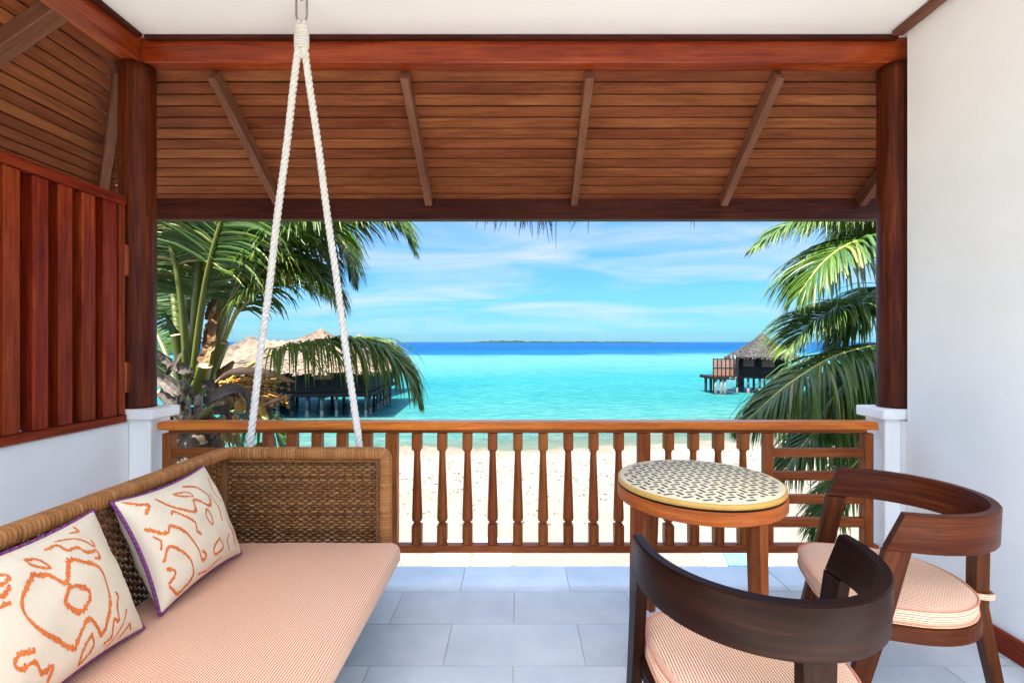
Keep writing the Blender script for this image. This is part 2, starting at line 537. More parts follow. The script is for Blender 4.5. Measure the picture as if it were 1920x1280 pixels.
def sand():
    m, t, b = new_mat('sand')
    g = attr(t, 'grain')
    n1 = noise_(t, g, 0.35, 5, 0.6)
    n2 = noise_(t, g, 6, 5, 0.65)
    n3 = noise_(t, g, 55, 3, 0.6)
    sep = node(t, "ShaderNodeSeparateXYZ")
    t.links.new(g, sep.inputs[0])
    c = ramp(t, n1, [(0.3, (0.115, 0.107, 0.090)), (0.7, (0.136, 0.128, 0.110))])
    c = mixc(t, ramp(t, n2, [(0.5, 0), (0.72, 0.35)]), c, (0.090, 0.081, 0.066))
    # wet sand near and below the water line (grain z = height above the sea)
    c = mixc(t, ramp(t, math_(t, 'MULTIPLY_ADD', sep.outputs[2], 1.0, 0.5), [(0.50, 0.75), (0.62, 0.0)]), c, (0.070, 0.060, 0.042))
    t.links.new(c, b.inputs['Base Color'])
    b.inputs['Roughness'].default_value = 0.9
    b.inputs['Specular IOR Level'].default_value = 0.1
    bump(t, b, math_(t, 'ADD', n2, math_(t, 'MULTIPLY', n3, 0.3)), 1.0, 0.14)
    return m


M['sand'] = sand()
SHORE = Vector((-4.8, 19.7, 0)), Vector((-0.217, 0.976, 0))


def sea_mat():
    m, t, b = new_mat('sea_water')
    t.nodes.remove(b)
    geo = node(t, "ShaderNodeNewGeometry")
    P = geo.outputs['Position']
    sep = node(t, "ShaderNodeSeparateXYZ")
    t.links.new(P, sep.inputs[0])
    x, y = sep.outputs[0], sep.outputs[1]
    sd = math_(t, 'ADD', math_(t, 'MULTIPLY', math_(t, 'SUBTRACT', x, SHORE[0].x), SHORE[1].x),
               math_(t, 'MULTIPLY', math_(t, 'SUBTRACT', y, SHORE[0].y), SHORE[1].y))
    w1 = noise_(t, mapping(t, P, (0.006, 0.02, 1)), 1.0, 4, 0.55)
    w2 = noise_(t, mapping(t, P, (0.05, 0.12, 1)), 1.0, 4, 0.6)
    lg = math_(t, 'LOGARITHM', math_(t, 'MAXIMUM', math_(t, 'ADD', sd, 0.0), 0.3), 10.0)     # log10 of metres from the shore
    f = math_(t, 'ADD', math_(t, 'DIVIDE', lg, 4.0), math_(t, 'ADD', math_(t, 'MULTIPLY_ADD', w1, 0.05, -0.025), math_(t, 'MULTIPLY_ADD', w2, 0.05, -0.025)))
    # depth and bottom: sand shallows, reef lagoon, pale sandbank, then the drop-off
    c = ramp(t, f, [(0.0, (0.0547, 0.0910, 0.0774)), (0.18, (0.0251, 0.0751, 0.0683)), (0.30, (0.0117, 0.0683, 0.0683)), (0.40, (0.0082, 0.0660, 0.0751)),
                    (0.435, (0.0182, 0.0728, 0.0820)), (0.50, (0.0272, 0.0774, 0.0865)), (0.535, (0.0205, 0.0707, 0.0842)), (0.548, (0.0023, 0.0261, 0.0504)), (0.575, (0.0008, 0.0301, 0.0742)),
                    (0.60, (0.0005, 0.0190, 0.0602)), (1.0, (0.0005, 0.0140, 0.0522))])
    pt = noise_(t, mapping(t, P, (0.035, 0.055, 1), (0, 0, rad(12))), 1.0, 4, 0.6, 0.8)
    c = mixc(t, math_(t, 'MULTIPLY', ramp(t, pt, [(0.42, 0.0), (0.62, 0.6)]), ramp(t, f, [(0.15, 0.0), (0.28, 1.0), (0.40, 1.0), (0.47, 0.15), (0.6, 0.3)])), c, mixc(t, 1.0, c, (0.40, 0.80, 0.86), 'MULTIPLY'))
    # ripples, coarser with distance so that they hold
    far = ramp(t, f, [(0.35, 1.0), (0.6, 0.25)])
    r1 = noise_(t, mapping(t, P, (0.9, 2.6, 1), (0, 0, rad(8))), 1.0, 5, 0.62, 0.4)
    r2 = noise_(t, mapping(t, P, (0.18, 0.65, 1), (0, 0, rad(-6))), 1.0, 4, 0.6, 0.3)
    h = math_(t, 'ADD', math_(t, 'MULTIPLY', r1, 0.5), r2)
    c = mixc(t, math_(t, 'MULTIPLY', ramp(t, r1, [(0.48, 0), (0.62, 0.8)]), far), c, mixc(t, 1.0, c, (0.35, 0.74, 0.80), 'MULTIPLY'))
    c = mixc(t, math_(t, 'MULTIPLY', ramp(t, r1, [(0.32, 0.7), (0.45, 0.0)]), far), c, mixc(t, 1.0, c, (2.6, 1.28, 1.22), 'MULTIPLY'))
    bp = node(t, "ShaderNodeBump")
    bp.inputs['Strength'].default_value = 0.8
    bp.inputs['Distance'].default_value = 0.35
    t.links.new(h, bp.inputs['Height'])
    d = node(t, "ShaderNodeBsdfDiffuse")
    t.links.new(c, d.inputs[0])
    t.links.new(bp.outputs[0], d.inputs['Normal'])
    gl = node(t, "ShaderNodeBsdfGlossy")
    gl.inputs['Roughness'].default_value = 0.16
    gl.inputs[0].default_value = (0.55, 0.82, 1.0, 1)
    t.links.new(bp.outputs[0], gl.inputs['Normal'])
    lw = node(t, "ShaderNodeFresnel", i_IOR=1.33)
    t.links.new(bp.outputs[0], lw.inputs['Normal'])
    mx = node(t, "ShaderNodeMixShader")
    t.links.new(math_(t, 'MULTIPLY', lw.outputs[0], 0.22), mx.inputs[0])
    t.links.new(d.outputs[0], mx.inputs[1])
    t.links.new(gl.outputs[0], mx.inputs[2])
    tr = node(t, "ShaderNodeBsdfTransparent")
    tr.inputs[0].default_value = (0.82, 0.97, 0.95, 1)
    mx2 = node(t, "ShaderNodeMixShader")
    edge = math_(t, 'ADD', sd, math_(t, 'MULTIPLY_ADD', w2, 2.0, -1.0))
    t.links.new(ramp(t, math_(t, 'DIVIDE', edge, 7.0), [(0.0, 0.10), (0.35, 0.72), (1.0, 1.0)]), mx2.inputs[0])
    t.links.new(tr.outputs[0], mx2.inputs[1])
    t.links.new(mx.outputs[0], mx2.inputs[2])
    t.links.new(mx2.outputs[0], t.nodes['Material Output'].inputs[0])
    return m


M['sea'] = sea_mat()
SEA_Z = -3.2


def sand_z(x, y):
    s = (x - SHORE[0].x) * SHORE[1].x + (y - SHORE[0].y) * SHORE[1].y
    s += 0.8 * math.sin(x * 0.21) + 0.35 * math.sin(x * 0.55 + 1)
    if s < -11:
        return SEA_Z + 0.62 + 0.0 * s
    if s < 0:
        return SEA_Z - s * 0.0564
    return SEA_Z - min(s * 0.06, 1.2)


# ------------------------------------------------------------------ ground, sea, island
def grid_sheet(name, xs, ys, zf, mat):
    mb = MB()
    P = [Vector((x, y, zf(x, y))) for y in ys for x in xs]
    n = len(xs)
    fs = [(j * n + i, j * n + i + 1, (j + 1) * n + i + 1, (j + 1) * n + i) for j in range(len(ys) - 1) for i in range(n - 1)]
    mb.v, mb.f = P, fs
    mb.g = [Vector((p.x, p.y, p.z - SEA_Z)) for p in P]
    mb.t = [0.5] * len(P)
    mb.sm = [True] * len(fs)
    return mb.build(name, mat)


def sand_h(x, y):
    z = sand_z(x, y)
    if 6 < y < 30 and abs(x) < 30:
        z += 0.05 * noise.noise((x * 0.7, y * 0.7, 0)) + 0.035 * noise.noise((x * 2.1, y * 2.1, 4))
    return z


xs = [-400, -200, -100, -60, -40] + [-30 + 0.25 * i for i in range(241)] + [40, 60, 100, 200, 400]
ys = [-400, -200, -100, -40, -15, 0] + [4 + 0.2 * i for i in range(131)] + [32, 36, 44, 60, 90]
o = grid_sheet('beach', xs, ys, sand_h, M['sand'])
o['kind'] = 'structure'
S = 40000
mb = MB()
mb.add([(-S, -S, SEA_Z), (S, -S, SEA_Z), (S, S, SEA_Z), (-S, S, SEA_Z)], [(0, 1, 2, 3)])
o = mb.build('sea', M['sea'])
o['kind'] = 'structure'

# low island on the horizon
mb = MB()
D = 3000.0
xa, xb = (858 - CX) * D / F, (1300 - CX) * D / F
N_ = 150
top, back = [], []
for i in range(N_ + 1):
    u = i / N_
    x = xa + (xb - xa) * u
    env = min(1, u * 9, (1 - u) * 5) * (0.55 + 0.65 * math.exp(-((u - 0.2) / 0.16) ** 2) + 0.25 * math.exp(-((u - 0.62) / 0.2) ** 2))
    h = env * 13 * (0.75 + 0.35 * noise.noise((u * 22, 0, 1)) + 0.3 * noise.noise((u * 75, 3, 1)))
    top.append((x, h))
rings = []
for x, h in top:
    rings.append([Vector((x, D - 60, SEA_Z - 1)), Vector((x, D - 40, SEA_Z + max(0.2, h * .85))), Vector((x, D, SEA_Z + max(.3, h))), Vector((x, D + 150, SEA_Z - 1))])
mb.rings(rings, smooth=False)
o = mb.build('island', M['island'])
o['kind'] = 'structure'

# dark flotsam on the sand
mb = MB()
for i in range(2600):
    y = R.uniform(8.2, 21)
    if R.random() < 0.5:
        y = R.choice((17.4, 15.6, 12.5)) + R.gauss(0, 0.5)
    x = R.uniform(-0.75, 0.95) * y * 1.05
    if R.random() < 0.4:
        y += 0.2 * x
    z = sand_h(x, y)
    if z < SEA_Z + 0.03 or y < 10.5 or (y < 13 and R.random() < .6):
        continue
    l, ww = R.choice((0.02, 0.03, 0.05, 0.09)) * R.uniform(.6, 1.4), R.uniform(0.02, 0.05)
    mb.box((x, y, z + 0.006), (l, ww, 0.016), Matrix.Rotation(R.uniform(0, 3.1), 3, 'Z'), bev=0.003)
o = mb.build('beach_debris', M['debris'])
o['kind'] = 'stuff'

# ------------------------------------------------------------------ the balcony: floor with tiles
BACK = -0.35                       # how far the balcony goes on behind the camera
mb = MB()
mb.span((-2.55, BACK, -0.22), (2.55, 2.929, -0.0035), bev=0.004)
floor = mb.build('floor', M['grout'])
floor['kind'] = 'structure'
TW, TD = 0.605, 0.301
for r in range(13):
    y1 = 2.931 - r * TD
    y0 = y1 - TD
    if y1 < BACK + TD:
        break
    off = -0.318 if r % 2 == 0 else -0.020
    k0 = math.floor((-2.15 - off) / TW)
    for k in range(k0, k0 + 9):
        a, b_ = max(off + k * TW, -2.15), min(off + (k + 1) * TW, 2.135)
        if b_ - a < 0.02:
            continue
        mb = MB()
        mb.span((a + .002, y0 + .002, -0.0030), (b_ - .002, y1 - .002, 0.0 + R.uniform(-.0006, .0006)), bev=0.0015)
        mb.build('tile', M['tile'], floor)

# walls
wallr = thing('wall', 'tall white plastered wall on the right with dark skirting board', 'wall', (2.27, 1.3, 0))
mb = MB()
mb.span((2.14, BACK, 0.0), (2.40, 2.643, 3.09), bev=0.006)
mb.build('wall_face', M['plaster'], wallr)
mb = MB()
mb.span((2.142, 2.645, 0.0), (2.40, 2.688, 0.928), bev=0.004)
mb.build('parapet', M['plaster'], wallr)
mb = MB()
mb.span((2.118, BACK + .01, 0.0), (2.139, 2.64, 0.10), bev=0.004)
mb.build('skirting_board', M['red_wood'], wallr)

walll = thing('wall', 'low white parapet wall on the left below the slatted screen', 'wall', (-2.3, 1.3, 0))
mb = MB()
mb.span((-2.42, BACK, 0.0), (-2.178, 2.688, 0.925), bev=0.006)
mb.build('wall_face', M['plaster'], walll)


def pier(sx, label):
    p = thing('pier', label, 'pier', (sx * 2.23, 2.77, 0), 'white piers carrying the columns')
    mb = MB()
    mb.span((sx * 2.06, 2.69, 0.0), (sx * 2.42, 2.85, 0.934), bev=0.006)
    mb.build('shaft', M['plaster'], p)
    mb = MB()
    mb.span((sx * 2.022, 2.655, 0.9345), (sx * 2.46, 2.875, 0.992), bev=0.006)
    mb.build('cap', M['plaster'], p)


pier(-1, 'white square pier with a flat cap under the left column')
pier(1, 'white square pier with a flat cap under the right column')


def column(x, label):
    mb = MB()
    prof = [(0.092, 0.993), (0.090, 1.01), (0.090, 1.6), (0.0895, 2.3), (0.089, 2.9), (0.086, 2.946)]
    mb.lathe((x, 2.765, 0), prof, 28)
    return tag(mb.build('column', M['column_wood']), label, 'column', 'round timber columns')


column(-2.19, 'round dark timber column standing on the left pier')
column(2.175, 'round dark timber column on the right pier beside the white wall')

# ceiling and its mouldings
mb = MB()
mb.span((-2.22, BACK, 3.092), (2.40, 2.80, 3.20), bev=0.003)
ceil = mb.build('ceiling', M['ceiling_paint'])
ceil['kind'] = 'structure'
mb = MB()
mb.span((-2.099, 2.69, 3.066), (2.138, 2.7195, 3.0915), bev=0.004)
mb.build('moulding', M['fascia_wood'], ceil)
mb = MB()
mb.span((-2.1385, BACK, 3.066), (-2.10, 2.689, 3.0915), bev=0.006)
mb.build('moulding', M['fascia_wood'], ceil)
mb = MB()
mb.span((2.075, BACK, 3.062), (2.139, 2.668, 3.0915), bev=0.008)
mb.build('moulding', M['rafter_wood'], ceil)

# beams
mb = MB()
mb.span((-2.138, 2.72, 2.948), (2.34, 2.802, 3.0905), bev=0.004)
tag(mb.build('beam', M['beam_wood']), 'reddish timber beam running across the front over the two columns', 'beam')
mb = MB()
mb.span((-2.224, BACK, 2.948), (-2.1395, 2.802, 3.0905), bev=0.004)
tag(mb.build('beam', M['beam_wood']), 'reddish timber beam running along the left edge of the ceiling', 'beam')

# ------------------------------------------------------------------ porch roof: boards, rafters, fascia, thatch
roof = thing('porch_roof', 'sloping boarded porch roof with rafters, fascia and thatch above', 'roof', (0, 3.2, 2.9))
YT, ZT, SL = 2.812, 2.953, 0.682
YE = 3.573
slope_len = math.hypot(1, SL)
XT = -2.339                                   # where the left plane has the same height ZT
RX = [-1.766, -0.656, 0.4145, 1.515, 2.53]
edges_x = [None] + RX + [2.95]
BW = 0.0665                                   # board pitch along Y
nb = 13
th = math.atan(SL)
for b in range(-1, nb):
    ya, yb = YT + b * (YE - YT) / 12.4, YT + (b + 1) * (YE - YT) / 12.4
    ym = (ya + yb) / 2
    zm = ZT - SL * (ym - YT)
    wl = (yb - ya) * slope_len - 0.0075
    for i in range(len(edges_x) - 1):
        a = XT - (ym - YT) - 0.02 if edges_x[i] is None else edges_x[i]
        c = edges_x[i + 1]
        mb = MB()
        mb.box(((a + c) / 2, ym, zm + 0.012 + R.uniform(-.0012, .0012)), (c - a - 0.004, wl, 0.018), Matrix.Rotation(-th, 3, 'X'), axis=0, bev=0.004)
        mb.build('plank', M['plank_wood'], roof)
# left slope boards (run along Y)
for b in range(-1, nb):
    u = (b + 0.5) * (YE - YT) / 12.4
    xm = XT - u
    zm = ZT - SL * u
    wl = (YE - YT) / 12.4 * slope_len - 0.0075
    yend = YT + u + 0.02
    for (y0, y1) in ((0.3, 2.326), (2.330, yend)):
        mb = MB()
        mb.box((xm, (y0 + y1) / 2, zm + 0.012 + R.uniform(-.0012, .0012)), (wl, y1 - y0 - .003, 0.018), Matrix.Rotation(-th, 3, 'Y'), axis=1, bev=0.004)
        mb.build('plank', M['plank_wood'], roof)


def rafter(p0, p1, w_, d_, mat, name='rafter'):
    """timber of width w_ and depth d_ whose TOP edge runs from p0 to p1"""
    p0, p1 = Vector(p0), Vector(p1)
    t = (p1 - p0).normalized()
    side = t.cross(Vector((0, 0, 1))).normalized()
    up = side.cross(t)
    Mx = Matrix((t, side, up)).transposed()
    mb = MB()
    mb.box((p0 + p1) / 2 - up * (d_ / 2), ((p1 - p0).length, w_, d_), Mx, axis=0, bev=0.004)
    return mb.build(name, mat, roof)


for x in RX:
    rafter((x, YT - 0.0, ZT), (x, YE + 0.0, ZT - SL * (YE - YT)), 0.050, 0.088, M['rafter_wood'])
rafter((XT + 0.04, YT - .04, ZT + 0.02), (XT - (YE - YT), YE, ZT - SL * (YE - YT)), 0.055, 0.085, M['rafter_wood'], 'hip_rafter')
for y in (2.328, 1.2):
    rafter((XT + .11, y, ZT + .075), (XT - (YE - YT), y, ZT - SL * (YE - YT)), 0.085, 0.075, M['rafter_wood'])
ZE = ZT - SL * (YE - YT)
mb = MB()
mb.span((XT - (YE - YT) - 0.05, YE + 0.002, 2.283), (3.0, YE + 0.062, ZE + 0.05), bev=0.004)
mb.build('fascia_board', M['fascia_wood'], roof)
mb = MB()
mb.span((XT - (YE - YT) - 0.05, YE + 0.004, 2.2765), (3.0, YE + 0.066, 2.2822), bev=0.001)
mb.build('lit_underside_strip', M['thatch_tan'], roof)  # added strip: its tan colour stands for the sand-lit underside of the fascia
mb = MB()
mb.span((XT - (YE - YT) - 0.055, 0.3, 2.283), (XT - (YE - YT) - .002, YE - 0.001, ZE + 0.05), bev=0.004)
mb.build('fascia_board', M['fascia_wood'], roof)
# thatch over the boards: an outer skin that rises to the house ridge behind
mb = MB()


def thatch_sheet(mb, quad, nu, nv, amp):
    a, b, c, d = [Vector(q) for q in quad]
    P, G = [], []
    for j in range(nv + 1):
        for i in range(nu + 1):
            u, v = i / nu, j / nv
            p = a.lerp(b, u).lerp(d.lerp(c, u), v)
            p = p + Vector((0, 0, amp * noise.noise(p * 3.1)))
            P.append(p)
            G.append(Vector((v * (d - a).length, u * (b - a).length, 0)))
    n = nu + 1
    fs = [(j * n + i, j * n + i + 1, (j + 1) * n + i + 1, (j + 1) * n + i) for j in range(nv) for i in range(nu)]
    mb.add(P, fs, G, [R.random() for _ in P], False)


ze = ZE + 0.07
run = 1.7
thatch_sheet(mb, [(XT - .82, YE + .10, ze), (3.1, YE + .10, ze), (3.1, YE + .10 - run, ze + SL * run), (XT - .82 + run, YE + .10 - run, ze + SL * run)], 60, 30, .05)
thatch_sheet(mb, [(XT - .86, -.35, ze), (XT - .86, YE + .10, ze), (XT - .86 + run, YE + .10 - run, ze + SL * run), (XT - .86 + run, -.35, ze + SL * run)], 60, 30, .05)
mb.build('thatch', M['thatch_tan'], roof)
mb = MB()
for (pc, s_, n_) in ((1005, 26, 26), (940, 8, 6), (860, 60, 3), (1080, 15, 4), (1285, 20, 2)):
    for _ in range(n_):
        px = R.gauss(pc, s_)
        x = (px - CX) * (YE + .09) / F
        l = abs(R.gauss(0, 0.06)) + (0.03 if pc > 1060 or pc < 900 else 0.05)
        p0 = Vector((x, YE + .085 + R.uniform(-.02, .02), 2.33))
        p1 = p0 + Vector((R.gauss(0, .02), R.uniform(-.01, .02), -l - .03))
        mb.tube([p0, (p0 + p1) / 2 + Vector((R.gauss(0, .005), 0, 0)), p1], [0.0032, 0.0028, 0.001], 4, tint=R.uniform(.4, 1))
mb.build('thatch_fringe', M['thatch_tan'], roof, kind='stuff')

# ------------------------------------------------------------------ slatted screen on the left wall
scr = thing('slatted_screen', 'reddish timber screen of upright slats on the left wall', 'screen', (-2.2, 2.1, 0.93))


def sy(px):
    return 2.17 * F / (CX - px)


mb = MB()
mb.span((-2.235, 1.40, 2.118), (-2.160, 2.652, 2.168), axis=1)
mb.build('top_rail', M['red_wood'], scr)
mb = MB()
mb.span((-2.235, 1.40, 0.926), (-2.158, 2.650, 0.966), axis=1)
mb.build('bottom_rail', M['red_wood'], scr)
ends = [(7, 39), (63, 92), (111, 137), (155, 180), (195, 220)]
sp = [(sy(a), sy(b)) for a, b in ends]
for k in range(1, 5):
    sp.append((sp[0][0] - k * 0.122, sp[0][1] - k * 0.122))
for a, b in sp:
    mb = MB()
    mb.span((-2.232, a, 0.967), (-2.170, b, 2.117), axis=2)
    mb.build('slat', M['red_wood'], scr)
mb = MB()
mb.span((-2.232, 2.612, 0.967), (-2.165, 2.649, 2.117), axis=2)
mb.build('stile', M['red_wood'], scr)
mb = MB()
mb.span((-2.262, 1.40, 0.967), (-2.236, 2.64, 2.117), axis=2)
mb.build('backboard', M['red_wood'], scr)
for z in (1.82, 1.17):
    mb = MB()
    mb.span((-2.215, 2.653, z - 0.085), (-2.168, 2.682, z + 0.085), axis=2)
    mb.build('spacer_block', M['beam_wood'], scr)

# ------------------------------------------------------------------ balustrade
rail = thing('railing', 'timber balcony railing with turned balusters and an orange handrail', 'railing', (0, 2.75, 0.17))
mb = MB()
mb.box((0, 2.752, 0.8915), (4.07, 0.105, 0.045), axis=0, bev=0.009)
mb.build('handrail', M['rail_wood'], rail)
mb = MB()
mb.span((-1.99, 2.73, 0.848), (1.99, 2.775, 0.8685), axis=0)
mb.build('sub_rail', M['baluster_wood'], rail)
mb = MB()
mb.span((-2.052, 2.722, 0.169), (2.052, 2.776, 0.2115), axis=0)
mb.build('bottom_rail', M['baluster_wood'], rail)
posts = [-1.996, -1.430, -0.7195, 0.7195, 1.430, 1.996]
for i, x in enumerate(posts):
    hw = 0.026 if i in (0, 5) else 0.034 if i in (2, 3) else 0.024
    mb = MB()
    mb.span((x - hw, 2.7235, 0.2125), (x + hw, 2.778, 0.8475), axis=2)
    mb.build('post', M['baluster_wood'], rail)


def baluster_mb(x):
    mb = MB()
    y = 2.751
    mb.span((x - .0268, y - .0268, 0.752), (x + .0268, y + .0268, 0.8475), axis=2, bev=.003)
    mb.span((x - .0275, y - .0275, 0.2125), (x + .0275, y + .0275, 0.325), axis=2, bev=.004)
    prof = [(0.024, 0.7515), (0.0195, 0.742), (0.0175, 0.732), (0.019, 0.70), (0.0225, 0.60), (0.0262, 0.50), (0.0295, 0.40), (0.0308, 0.362), (0.0290, 0.350),
            (0.0215, 0.3405), (0.0150, 0.338), (0.0148, 0.334), (0.0205, 0.3315), (0.0225, 0.328), (0.020, 0.3255)]
    mb.lathe((x, y, 0), prof, 14)
    return mb


bal0 = None
bx = [0.1442 * k for k in range(-4, 5)] + [sgn * (0.7195 + 0.1425 * k) for sgn in (-1, 1) for k in range(1, 5)]
for x in bx:
    if bal0 is None:
        bal0 = baluster_mb(x).build('baluster', M['baluster_wood'], rail)
        bx0 = x
    else:
        c = bal0.copy()
        c.location.x += x - bx0
        scene.collection.objects.link(c)
for sgn in (-1, 1):
    for (z0, z1) in ((0.710, 0.7585), (0.580, 0.6256), (0.446, 0.4926), (0.313, 0.362)):
        mb = MB()
        a, b = 1.4545, 1.9695
        mb.span((min(sgn * a, sgn * b), 2.727, z0), (max(sgn * a, sgn * b), 2.772, z1), axis=0)
        mb.build('crossbar', M['baluster_wood'], rail)

# ------------------------------------------------------------------ swing sofa
sofa = thing('swing_sofa', 'wicker swing daybed with striped red and cream seat hanging on ropes', 'swing sofa', (-1.02, 1.4, 0.26))
SX0, SX1, SY0, SY1 = -1.46, -0.60, 0.5, 2.30
mb = MB()
mb.span((SX0, SY0, 0.258), (SX1 + 0.0, SY1 + 0.13, 0.312), axis=1, bev=.01)
mb.build('frame', M['brown_wood'], sofa)


def superellipse_cushion(cx, cy, z0, z1, hx, hy, n, N=56, rings_=7, crown=0.012, prof=None):
    mb = MB()
    outline = []
    for k in range(N):
        a = 2 * math.pi * k / N
        ca, sa = math.cos(a), math.sin(a)
        r = (abs(ca) ** n + abs(sa) ** n) ** (-1 / n)
        outline.append((r * ca, r * sa))
    rr = []
    e = min(0.035, (z1 - z0) / 2)
    lv = [(0.0, z0), (0.97, z0)]
    for k in range(0, 5):
        a = -math.pi / 2 + math.pi * k / 4
        lv.append(((1 - e / hx) + e / hx * math.cos(a), (z0 + z1) / 2 + (z1 - z0) / 2 * math.sin(a)))
    for f, q in ((0.90, .25), (0.75, .6), (0.5, .88), (0.25, .98), (0.02, 1)):
        lv.append((f, z1 + crown * q))
    for f, z in lv:
        f = max(f, 0.003)
        rr.append([Vector((cx + hx * u * f, cy + hy * v * f, z)) for u, v in outline])
    P = [p for r in rr for p in r]
    G = [Vector((p.y - 0.6 * (z1 - p.z) * (1 if p.y > cy else -1) * 0, p.x + (0 if i >= 0 else 0), p.z)) for i, p in enumerate(P)]
    mb.rings(rr, True, smooth=True, grain=G)
    return mb


def rounded_slab(lo, hi, r, seg=4, nx=10, ny=24, puff=0.0):
    """mattress: rectangular with rounded edges; grain x runs along world Y, grain y over the edge"""
    mb = MB()
    zc_, hz = (lo[2] + hi[2]) / 2, (hi[2] - lo[2]) / 2
    # cross-section in XZ (closed), swept along Y with end rounding
    sec = []
    hx, cx = (hi[0] - lo[0]) / 2, (hi[0] + lo[0]) / 2
    for (sx_, sz_) in ((1, 1), (-1, 1), (-1, -1), (1, -1)):
        a0 = {(1, 1): 0, (-1, 1): 90, (-1, -1): 180, (1, -1): 270}[(sx_, sz_)]
        for k in range(seg + 1):
            a = rad(a0 + 90 * k / seg)
            sec.append((sx_ * (hx - r) + r * math.cos(a), sz_ * (hz - r) + r * math.sin(a)))
        if sz_ == 1 and sx_ == 1:
            for k in range(1, nx):
                sec.append(((hx - r) - 2 * (hx - r) * k / nx, hz))
    L = [0]
    for i in range(1, len(sec)):
        L.append(L[-1] + math.hypot(sec[i][0] - sec[i - 1][0], sec[i][1] - sec[i - 1][1]))
    ysx = []
    for k in range(seg + 1):
        a = rad(90 * k / seg)
        ysx.append((lo[1] + r - r * math.cos(a), r - r * math.sin(a)))
    for k in range(1, ny):
        ysx.append((lo[1] + r + (hi[1] - lo[1] - 2 * r) * k / ny, 0))
    for k in range(seg + 1):
        a = rad(90 - 90 * k / seg)
        ysx.append((hi[1] - r + r * math.cos(a), r - r * math.sin(a)))
    rr, G = [], []
    for y, ins in ysx:
        ring = []
        for i, (x, z) in enumerate(sec):
            fx, fz = (hx - ins) / hx, (hz - ins) / hz
            zz = z * fz
            if z >= hz - 1e-6:
                zz += puff * (1 - (x / hx) ** 2) * (1 - ((y - (lo[1] + hi[1]) / 2) / ((hi[1] - lo[1]) / 2)) ** 4) + 0.009 * noise.noise((x * 3.1, y * 2.6, 0)) + 0.003 * noise.noise((x * 9, y * 8, 3))
            ring.append(Vector((cx + x * fx, y, zc_ + zz)))
            G.append(Vector((y, L[i], 0)))
        rr.append(ring)
    mb.rings(rr, True, smooth=True, grain=G)
    return mb


rounded_slab((-1.395, SY0 + .05, 0.313), (-0.553, 2.292, 0.420), 0.040, 5, 14, 30, 0.012).build('mattress', M['seat_fabric'], sofa)


def weave(o, U, V, Nn, wd, ht, pu=0.0215, pv=0.0128):
    mb = MB()
    o, U, V, Nn = Vector(o), Vector(U), Vector(V), Vector(Nn)
    nu, nv = int(wd / pu), int(ht / pv) + 1
    for k in range(nu + 1):                        # stakes
        p = o + U * (k * pu)
        mb.tube([p, p + V * ht], 0.0036, 4, caps=False, tint=0.15, smooth=False)
    for j in range(nv):
        ph = j % 2
        zz = (j + .5) * pv
        tint = R.uniform(.2, .9)
        rr, tt = [], []
        for i in range(nu * 2 + 1):
            sgn = math.sin(math.pi * (i / 2 + ph))
            if i % 2 == 0:
                d = 0.0062 * (1 if (i // 2 + ph) % 2 == 0 else -1)
            else:
                d = 0
            c = o + U * (i * pu / 2) + V * (zz + R.uniform(-.0007, .0007)) + Nn * d
            h_, t_ = pv * R.uniform(.54, .60), 0.0026
            rr.append([c + V * h_, c + Nn * t_, c - V * h_, c - Nn * t_])
            q = min(1, max(0, tint + R.uniform(-.25, .25)))
            tt += [q] * 4
        mb.rings(rr, False, smooth=True, tint=tt)
    return mb


def wrap_sweep(path, w_, h_, up, pitch=0.0135):
    """rounded bar wrapped in flat cane: every turn bulges a little"""
    mb = MB()
    pts = [Vector(p) for p in path]
    L = [0]
    for i in range(1, len(pts)):
        L.append(L[-1] + (pts[i] - pts[i - 1]).length)
    tot = L[-1]
    n = max(2, int(tot / pitch))
    up = Vector(up)

    def P(s):
        for i in range(1, len(pts)):
            if s <= L[i] + 1e-9:
                f = (s - L[i - 1]) / (L[i] - L[i - 1])
                return pts[i - 1].lerp(pts[i], f)
        return pts[-1]
    rr, tt = [], []
    for k in range(n):
        tint = R.uniform(.15, .9)
        for f, sc in ((0.0, .93), (0.14, 1.0), (0.86, 1.0), (1.0, .93)):
            s = tot * (k + f) / n
            c = P(s)
            e = 0.02
            t = (P(min(tot, s + e)) - P(max(0, s - e))).normalized()
            sd = t.cross(up).normalized()
            uu = sd.cross(t)
            ring = []
            for a in range(12):
                an = 2 * math.pi * (a + .5) / 12
                ca, sa = math.cos(an), math.sin(an)
                r = (abs(ca) ** 4 + abs(sa) ** 4) ** (-.25)
                ring.append(c + (sd * (ca * r * w_ / 2) + uu * (sa * r * h_ / 2)) * sc)
            rr.append(ring)
            tt += [tint] * 12
    mb.rings(rr, True, smooth=True, tint=tt)
    return mb


